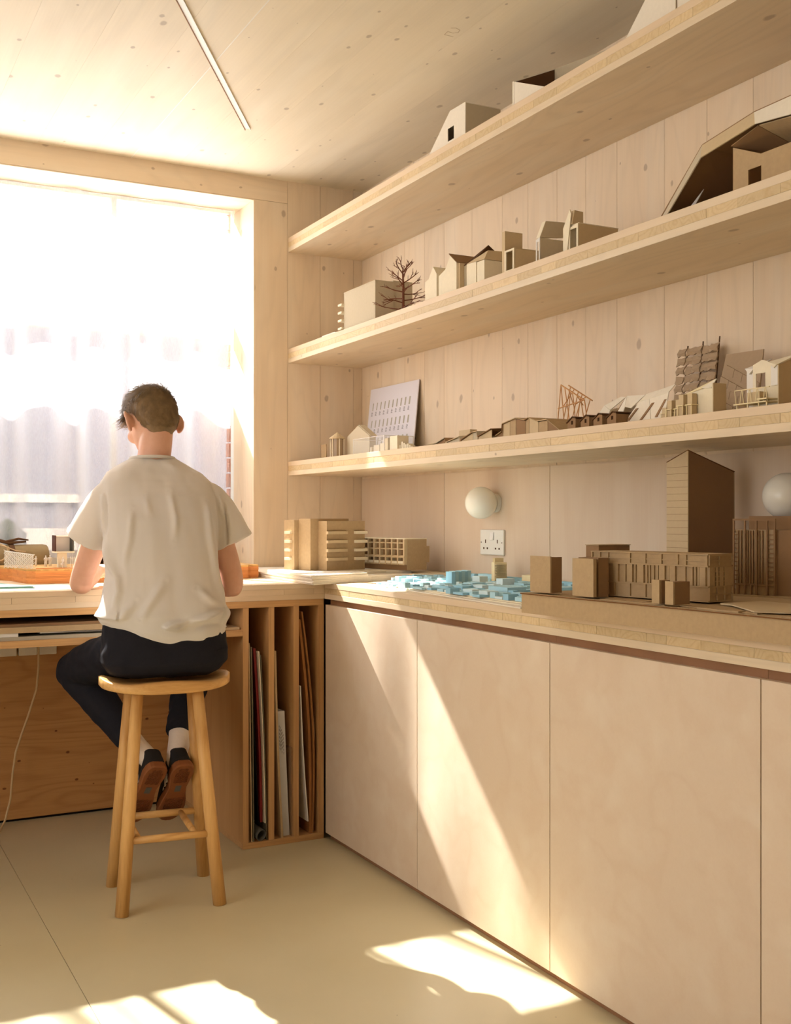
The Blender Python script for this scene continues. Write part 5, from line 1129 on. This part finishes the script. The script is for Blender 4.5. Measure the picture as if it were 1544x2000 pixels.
parts_.append(limbs([(*hp(-.022, .083, -.060), .006), (*hp(0, .093, -.058), .008), (*hp(.022, .083, -.060), .006)], 10)); parts_.append(limbs([(*hp(-.018, .083, -.072), .006), (*hp(0, .092, -.072), .008), (*hp(.018, .083, -.072), .006)], 10)); parts_.append(ball(hp(0, .078, -.105), .022))
# ears: thick curved rim and lobe
for s_ in (-1, 1):
    e = []
    for k in range(11):
        a = -1.9 + k * (3.9 / 10); e.append((*hp(s_ * (.086 + .019 * math.sin((a + 1.9) / 3.9 * math.pi)), -.006 - .019 * math.cos(a) * 1.0, -.018 + .035 * math.sin(a)), .0055 if k > 1 else .0072))
    parts_.append(limbs(e, 8)); m = MB(); m.loft([ring(hp(s_ * (.070 + .026 * f), -.006 - .006 * f, -.018), .012 + .006 * f, .024 + .004 * f, Hy, Hz, 14, 2) for f in (0, .5, 1)]); parts_.append(m)
nb = Vector((1.018, 3.735, 1.415)); nt = hp(0, -.018, -.060)
parts_.append(limbs([(*nb, .057), (*(nb.lerp(nt, .45) + Vector((0, -.004, 0))), .056), (*nt, .0545), (*hp(0, -.015, -.03), .050)], 24))
parts_.append(limbs([(*nb, .05), (*(nb.lerp(hp(0, .02, -.09), .5) + Vector((0, .01, .0))), .045), (*hp(0, .01, -.08), .042)], 20))
# legs inside the trousers, joined to the trunk
LH, LK, LA = (.930, 3.640, .805), (.806, 3.985, .712), (.990, 3.735, .432)
RH, RK, RA = (1.115, 3.632, .805), (1.250, 3.985, .712), (1.094, 3.735, .432)
pel = MB(); pel.loft([ring((1.02, 3.615, z), a, b, RV, FV, 24, 2.6) for z, a, b in ((.755, .14, .09), (.80, .16, .105), (.86, .165, .105), (.90, .165, .10))]); parts_.append(pel)
for H_, K_, A_ in ((LH, LK, LA), (RH, RK, RA)): parts_.append(limbs([(*H_, .062), (*[(a + b) / 2 for a, b in zip(H_, K_)], .056), (*K_, .045), (*[a + (b - a) * .4 for a, b in zip(K_, A_)], .040), (*A_, .024)]))
bme = solid(parts_, .0042, 5)
person = put('person', bme, ['skin'], None, PB)
tag(person, 'person seen from behind in white T-shirt and dark trousers, seated on the stool', 'person')
for s_ in (-1, 1):
    b = ball(hp(.031 * s_, .083, .000), .0115); b.build('eye', 'white', person, smooth=True)

# T-shirt: trunk and sleeves as one cloth surface with drawn folds
sl = [tor(shirt_rows)]
LC, RC = (.801, 3.785, 1.172), (1.274, 3.622, 1.160)
for S_, C_ in ((LS, LC), (RS, RC)):
    S_ = Vector(S_); C_ = Vector(C_); d = (C_ - S_).normalized(); sd_ = (-1 if C_.x < 1 else 1)
    ax = (Vector((1, -.3, 0)) - d * d.dot(Vector((1, -.3, 0)))).normalized(); ay = d.cross(ax)
    m = MB(); rs = []
    for f, a, b in ((-.15, .044, .044), (0, .058, .058), (.3, .068, .064), (.6, .070, .064), (.85, .069, .062), (.93, .071, .064), (1.0, .0705, .0635)):
        c0 = S_.lerp(C_, f) + Vector((-sd_ * .004 * (1 - f), 0, -.012 * max(0, .3 - f))); rs.append(ring(c0, a, b, ax, ay, 26, 2.2))
    m.loft(rs); sl.append(m)
folds = [([(.801, 1.335), (.806, 1.26), (.803, 1.185)], -.009, .006), ([(1.198, 1.30), (1.208, 1.22), (1.204, 1.15)], -.009, .006), ([(.803, 1.185), (.814, 1.117), (.842, 1.058), (.846, 1.012), (.828, .95)], .007, .014), ([(.889, 1.276), (.88, 1.175), (.859, 1.085)], .0035, .013), ([(.928, 1.322), (.947, 1.253)], .003, .012),
         ([(1.01, 1.337), (1.031, 1.244), (1.027, 1.174)], .0035, .013), ([(1.135, 1.305), (1.147, 1.173), (1.172, 1.04), (1.199, .963)], .0055, .012), ([(1.172, 1.334), (1.201, 1.239)], .005, .010),
         ([(.998, 1.045), (.951, .981), (.914, .919)], .005, .018), ([(1.199, .939), (1.133, .921), (1.065, .907), (1.012, .9), (.998, .892), (1.036, .888), (1.075, .907)], .010, .010),
         ([(.794, 1.33), (.803, 1.267), (.801, 1.194)], .006, .010), ([(.979, 1.433), (1.027, 1.411), (1.06, 1.42)], .002, .010), ([(.84, .90), (.87, .95), (.90, .985)], .006, .016), ([(1.10, 1.02), (1.15, .975), (1.20, .955)], .005, .014), ([(1.08, .885), (1.13, .895), (1.19, .90)], -.006, .012)]
def segd(px, pz, a, b):
    ax_, az = a; bx_, bz = b; dx, dz = bx_ - ax_, bz - az; L2 = dx * dx + dz * dz; u = max(0, min(1, ((px - ax_) * dx + (pz - az) * dz) / L2)); return math.hypot(px - ax_ - u * dx, pz - az - u * dz)
def drape(co, no):
    amp = 0.0
    if no.y < .35:
        k_ = 3.5 / co.y; px = co.x * k_; pz = 1.25 + (co.z - 1.25) * k_   # as if projected on the back plane the folds were drawn on
        for pl, a, w in folds:
            d = min(segd(px, pz, pl[i], pl[i + 1]) for i in range(len(pl) - 1)); e_ = min(math.hypot(px - pl[0][0], pz - pl[0][1]), math.hypot(px - pl[-1][0], pz - pl[-1][1])); tp_ = min(1.0, e_ / .045) ** .8
            if d < w * 3: amp += 2.3 * a * tp_ * math.exp(-(d / (w * .8)) ** 2)
            elif d < w * 5: amp -= a * .0
        amp -= .002
    n1 = noise.noise(Vector((co.x * 14, co.y * 14, co.z * 4.5))); n2 = noise.noise(Vector((co.x * 30 + 7, co.y * 30, co.z * 14)))
    low = max(0, min(1, (1.02 - co.z) / .12))
    hm = max(0.0, min(1.0, (co.z - .835) / .04)); amp = amp * (.3 + .7 * hm) + (n1 * (.0045 + .004 * low) + n2 * .0015) * (.25 + .75 * hm)
    amp += 0 * low * .002 * math.sin(co.x * 60 + co.z * 30) * .4
    side = abs(co.x - 1.02) / .2
    if .88 < co.z < .99 and side > .85: amp += .012 * math.exp(-((co.z - .925) / .022) ** 2)
    if abs(co.z - .855) < .003: amp -= .0012
    return co + no * amp
sme = solid(sl, .0052, 6); shirt = put('t_shirt', sme, ['shirt'], person, (1.02, 3.65, 1.1), drape)
# hem tilts up towards the left hip
b_ = sme
for v in b_.vertices:
    w = shirt.location.z + PB.z + v.co.z
    if w < .93: v.co.z += (.93 - w) / .11 * (.078 * max(0, (-v.co.x) / .2) ** 1.2)
col = MB(); cs = []
for k in range(33):
    a = 2 * math.pi * k / 32; c0 = Vector((1.0185, 3.737, 1.4495)); p = c0 + RV * .074 * math.cos(a) + FV * .064 * math.sin(a) + ZV * (.006 * -math.sin(a) - .012 * max(0, math.sin(a))); cs.append(p)
col.tube(cs, .0062, 8); col.build('neck_rib', 'shirt', shirt, smooth=True)

# trousers
pm = [MB()]
pm[0].loft([ring((cx, cy_, z), a, b, RV, FV, 30, 2.7) for z, cx, cy_, a, b in ((.728, 1.022, 3.612, .150, .10), (.745, 1.022, 3.608, .186, .124), (.775, 1.024, 3.604, .207, .138), (.82, 1.024, 3.604, .205, .136), (.87, 1.022, 3.606, .199, .131), (.91, 1.02, 3.606, .197, .129), (.945, 1.02, 3.606, .192, .124))])
for H_, K_, A_, kx in ((LH, LK, LA, -1), (RH, RK, RA, 1)):
    H_, K_, A_ = Vector(H_), Vector(K_), Vector(A_); m1 = H_.lerp(K_, .5) + Vector((kx * .012, 0, .004)); hem = K_.lerp(A_, .80)
    pm.append(limbs([(*(H_ + Vector((kx * .0, -.02, -.002))), .078), (*m1, .0765), (*(K_ + Vector((0, -.02, -.002))), .066)], 24))
    pm.append(limbs([(*(K_ + Vector((0, -.015, -.006))), .064), (*K_.lerp(A_, .35), .062), (*K_.lerp(A_, .62), .053), (*hem, .049)], 24)); pm.append(ball(K_ + Vector((0, -.012, -.004)), .066))
def crease(co, no):
    n1 = noise.noise(Vector((co.x * 22, co.y * 22, co.z * 22))); n2 = noise.noise(Vector((co.x * 9 + 3, co.y * 30, co.z * 34)))
    a = n1 * .003 + n2 * .0035
    co = co + no * a; dx, dy = co.x - sx, co.y - sy; lx, ly = dx * math.cos(A) + dy * math.sin(A), -dx * math.sin(A) + dy * math.cos(A)
    r_ = math.hypot(lx, ly); lim = seat_r(math.atan2(ly, lx)) + .006
    if r_ < lim and co.z > .68: co.z = max(co.z, seat_z(lx, ly) + .003)
    return co
tro = put('trousers', solid(pm, .0062, 5), ['navy'], person, (1.02, 3.7, .78), crease)
for x0, x1, z0, z1 in ((1.125, 1.185, .800, .822), (.905, .985, .812, .788)):
    pk = MB(); y_ = 3.474
    pk.tube([(x0, y_ + .01 + .10 * (x0 - 1.02) ** 2 - .1 * (x0 - 1.02), z0), ((x0 + x1) / 2, y_ + .005, (z0 + z1) / 2), (x1, y_ + .01 - .1 * (x1 - 1.02), z1)], .0016, 6); pk.build('pocket_welt', 'navy', tro, smooth=True)

# shoes, soles towards the room, toes on the rear rung
def shoe(heel, yaw, lb, roll=0.0):
    heel = Vector(heel); sx_ = Vector((math.cos(yaw * .0), 0, 0))
    D = Vector((math.sin(yaw), .588 * math.cos(yaw), -.81 * math.cos(yaw))).normalized(); N_ = Vector((0, .81, .588)); N_ = (N_ - D * D.dot(N_)).normalized(); X_ = D.cross(N_)
    w2 = lambda x, y, z: heel + X_ * x + D * y + N_ * z
    prof = [(0.0, .018), (.006, .030), (.020, .039), (.045, .043), (.080, .038), (.110, .033), (.140, .037), (.175, .046), (.210, .051), (.240, .048), (.262, .037), (.276, .021), (.280, .008)]; prof = [(a, b_ * .94) for a, b_ in prof]
    def outline(s_, z, n_=0): 
        L_ = [(w * s_, y) for y, w in prof]; pts = [(x, y) for x, y in L_] + [(-x, y) for x, y in L_[::-1]]; return [tuple(w2(x, (y - .14) * (s_ * .5 + .5) + .14, z)) for x, y in pts]
    root = MB(); root.loft([outline(.93, 0), outline(1.0, .004), outline(1.0, .020), outline(.97, .026)]); so_ = root.build('sole', 'gum', person, smooth=False, loc=heel, recalc=True)
    tr = MB()
    for k in range(13):
        y = .016 + k * .0058
        if y > .082: break
        pts = [(-.024 + .008 * i, (0.004 if i % 2 else 0)) for i in range(7)]
        hw = .030 if y > .03 else .020
        for (xa, da), (xb, db) in zip(pts, pts[1:]):
            if abs(xa) > hw or abs(xb) > hw: continue
            tr.add([tuple(w2(*q)) for q in ((xa, y + da, .001), (xb, y + db, .001), (xb, y + db + .0026, .001), (xa, y + da + .0026, .001), (xa, y + da, -.0022), (xb, y + db, -.0022), (xb, y + db + .0026, -.0022), (xa, y + da + .0026, -.0022))], [(0, 1, 2, 3), (7, 6, 5, 4), (0, 4, 5, 1), (1, 5, 6, 2), (2, 6, 7, 3), (3, 7, 4, 0)])
    for k in range(14):
        y = .160 + k * .0066; hw = .034 if y < .235 else .024
        pts = [(-.032 + .008 * i, (0.004 if i % 2 else 0)) for i in range(9)]
        for (xa, da), (xb, db) in zip(pts, pts[1:]):
            if abs(xa) > hw or abs(xb) > hw: continue
            tr.add([tuple(w2(*q)) for q in ((xa, y + da, .001), (xb, y + db, .001), (xb, y + db + .0026, .001), (xa, y + da + .0026, .001), (xa, y + da, -.0022), (xb, y + db, -.0022), (xb, y + db + .0026, -.0022), (xa, y + da + .0026, -.0022))], [(0, 1, 2, 3), (7, 6, 5, 4), (0, 4, 5, 1), (1, 5, 6, 2), (2, 6, 7, 3), (3, 7, 4, 0)])
    tag(tr.build('tread', 'gumdark', so_, recalc=True), kind='stuff')
    bd = MB(); bd.add([tuple(w2(*q)) for q in ((-.010, .100, .0005), (.010, .100, .0005), (.010, .128, .0005), (-.010, .128, .0005), (-.010, .100, -.0012), (.010, .100, -.0012), (.010, .128, -.0012), (-.010, .128, -.0012))], [(0, 1, 2, 3), (7, 6, 5, 4), (0, 4, 5, 1), (1, 5, 6, 2), (2, 6, 7, 3), (3, 7, 4, 0)])
    bd.build('arch_plate', 'slate', so_, recalc=True)
    up = MB(); rs = []
    for z, s_, y0_, y1_ in ((.0262, .95, .003, .276), (.040, .93, .002, .270), (.055, .84, .002, .235), (.068, .74, .003, .150), (.080, .70, .005, .105), (.088, .66, .008, .095)):
        o_ = [(w * s_, y0_ + (y / .28) * (y1_ - y0_)) for y, w in prof]; pts = o_ + [(-x, y) for x, y in o_[::-1]]; rs.append([tuple(w2(x, y, z)) for x, y in pts])
    up.loft(rs); u_ = up.build('shoe', 'suede', person, smooth=True, loc=heel, recalc=True); so_['label'] = lb + ' gum sole'
    for sd_ in (-1, 1):
        for k in range(3):
            y = .105 + k * .020; st_ = MB()
            st_.add([tuple(w2(*q)) for q in ((sd_ * .0290, y, .030), (sd_ * .0290, y + .010, .030), (sd_ * .0250, y + .004, .056), (sd_ * .0250, y - .006, .056), (sd_ * .0355, y, .030), (sd_ * .0375, y + .010, .030), (sd_ * .0320, y + .004, .056), (sd_ * .0315, y - .006, .056))], [(0, 1, 2, 3), (7, 6, 5, 4), (0, 4, 5, 1), (1, 5, 6, 2), (2, 6, 7, 3), (3, 7, 4, 0)])
            st_.build('side_stripe', 'sock', u_, recalc=True)
    return w2
for heel, yaw, A_, K_, lb in (((1.012, 3.622, .418), -.20, LA, LK, 'left'), ((1.099, 3.622, .414), -.05, RA, RK, 'right')):
    w2 = shoe(heel, yaw, lb, 0); K_, A_ = Vector(K_), Vector(A_); an = w2(0, .055, .070); tp = K_.lerp(A_, .70)
    sk = limbs([(*w2(0, .052, .055), .032), (*w2(0, .050, .080), .034), (*an.lerp(tp, .45), .037), (*tp, .041)], 22)
    sk.build('sock', 'sock', person, smooth=True, loc=heel)

# hair: fitted cap and short strands, longer on top with a tuft at the left front
hc = MB(); hrs = []
for z, yb, yf, w in ((-.098, -.066, -.036, .034), (-.080, -.078, -.030, .052), (-.056, -.090, -.018, .066), (-.030, -.099, -.004, .0735), (.000, -.105, .010, .078), (.020, -.108, .045, .0805), (.040, -.109, .085, .0815), (.062, -.104, .098, .078), (.084, -.090, .090, .069), (.101, -.066, .066, .053), (.112, -.036, .034, .032), (.116, -.008, .0, .006)):
    hrs.append(ring(hp(0, (yb + yf) / 2, z), w, (yf - yb) / 2, Hx, Hy, 30, 2.25))
hc.loft(hrs)
def scal(co, no): return co + no * (noise.noise(co * 60) * .0025)
hme = solid([hc], .004, 3); hair = put('hair', hme, ['hair'], person, HC, scal)
RH_ = random.Random(3); st_ = MB(); hv = [(v.co.copy() + HC, v.normal.copy()) for v in hme.vertices]
for i in range(14000):
    p, nrm = hv[RH_.randrange(len(hv))]; l = p - HC; lx, ly, lz = l.dot(Hx), l.dot(Hy), l.dot(Hz)
    if nrm.dot(Hz) < -.55: continue
    topf = max(0, min(1, (lz - .015) / .07)); ln = .008 + .034 * topf * RH_.uniform(.4, 1) 
    if ly > .04: ln *= 1.25
    flow = (Hy * (.55 if lz > .05 else -.15) - Hz * (1.0 - topf) * 1.1 - Hx * .45 * topf + Hx * (.1 * math.copysign(1, lx)) * (1 - topf)); flow = (flow - nrm * flow.dot(nrm))
    flow = (flow.normalized() + nrm * (.30 + .30 * topf) + Vector((RH_.uniform(-.2, .2), RH_.uniform(-.2, .2), RH_.uniform(-.2, .2)))).normalized()
    s_ = flow.cross(nrm).normalized() * RH_.uniform(.0004, .0007); m_ = p + flow * ln * .55 + nrm * .0012; e_ = p + flow * ln - nrm * ln * .08; p = p - nrm * .001
    st_.add([p - s_, p + s_, m_ + s_ * .8, m_ - s_ * .8, e_], [(0, 1, 2, 3), (3, 2, 4)])
for i in range(450):  # tuft over the forehead
    a = RH_.uniform(-.065, .02); p = hp(a, .086 + RH_.uniform(-.02, .012), .058 + RH_.uniform(-.02, .02)); fl = (Hy * 1.0 - Hx * RH_.uniform(.2, .7) + Hz * RH_.uniform(-.35, .5)).normalized(); ln = RH_.uniform(.02, .046)
    s_ = fl.cross(Hz).normalized() * .0006; m_ = p + fl * ln * .5; e_ = p + fl * ln + Hz * .006
    st_.add([p - s_, p + s_, m_ + s_, m_ - s_, e_], [(0, 1, 2, 3), (3, 2, 4)])
tag(st_.build('hair_strands', 'hair', hair, smooth=True), kind='stuff')
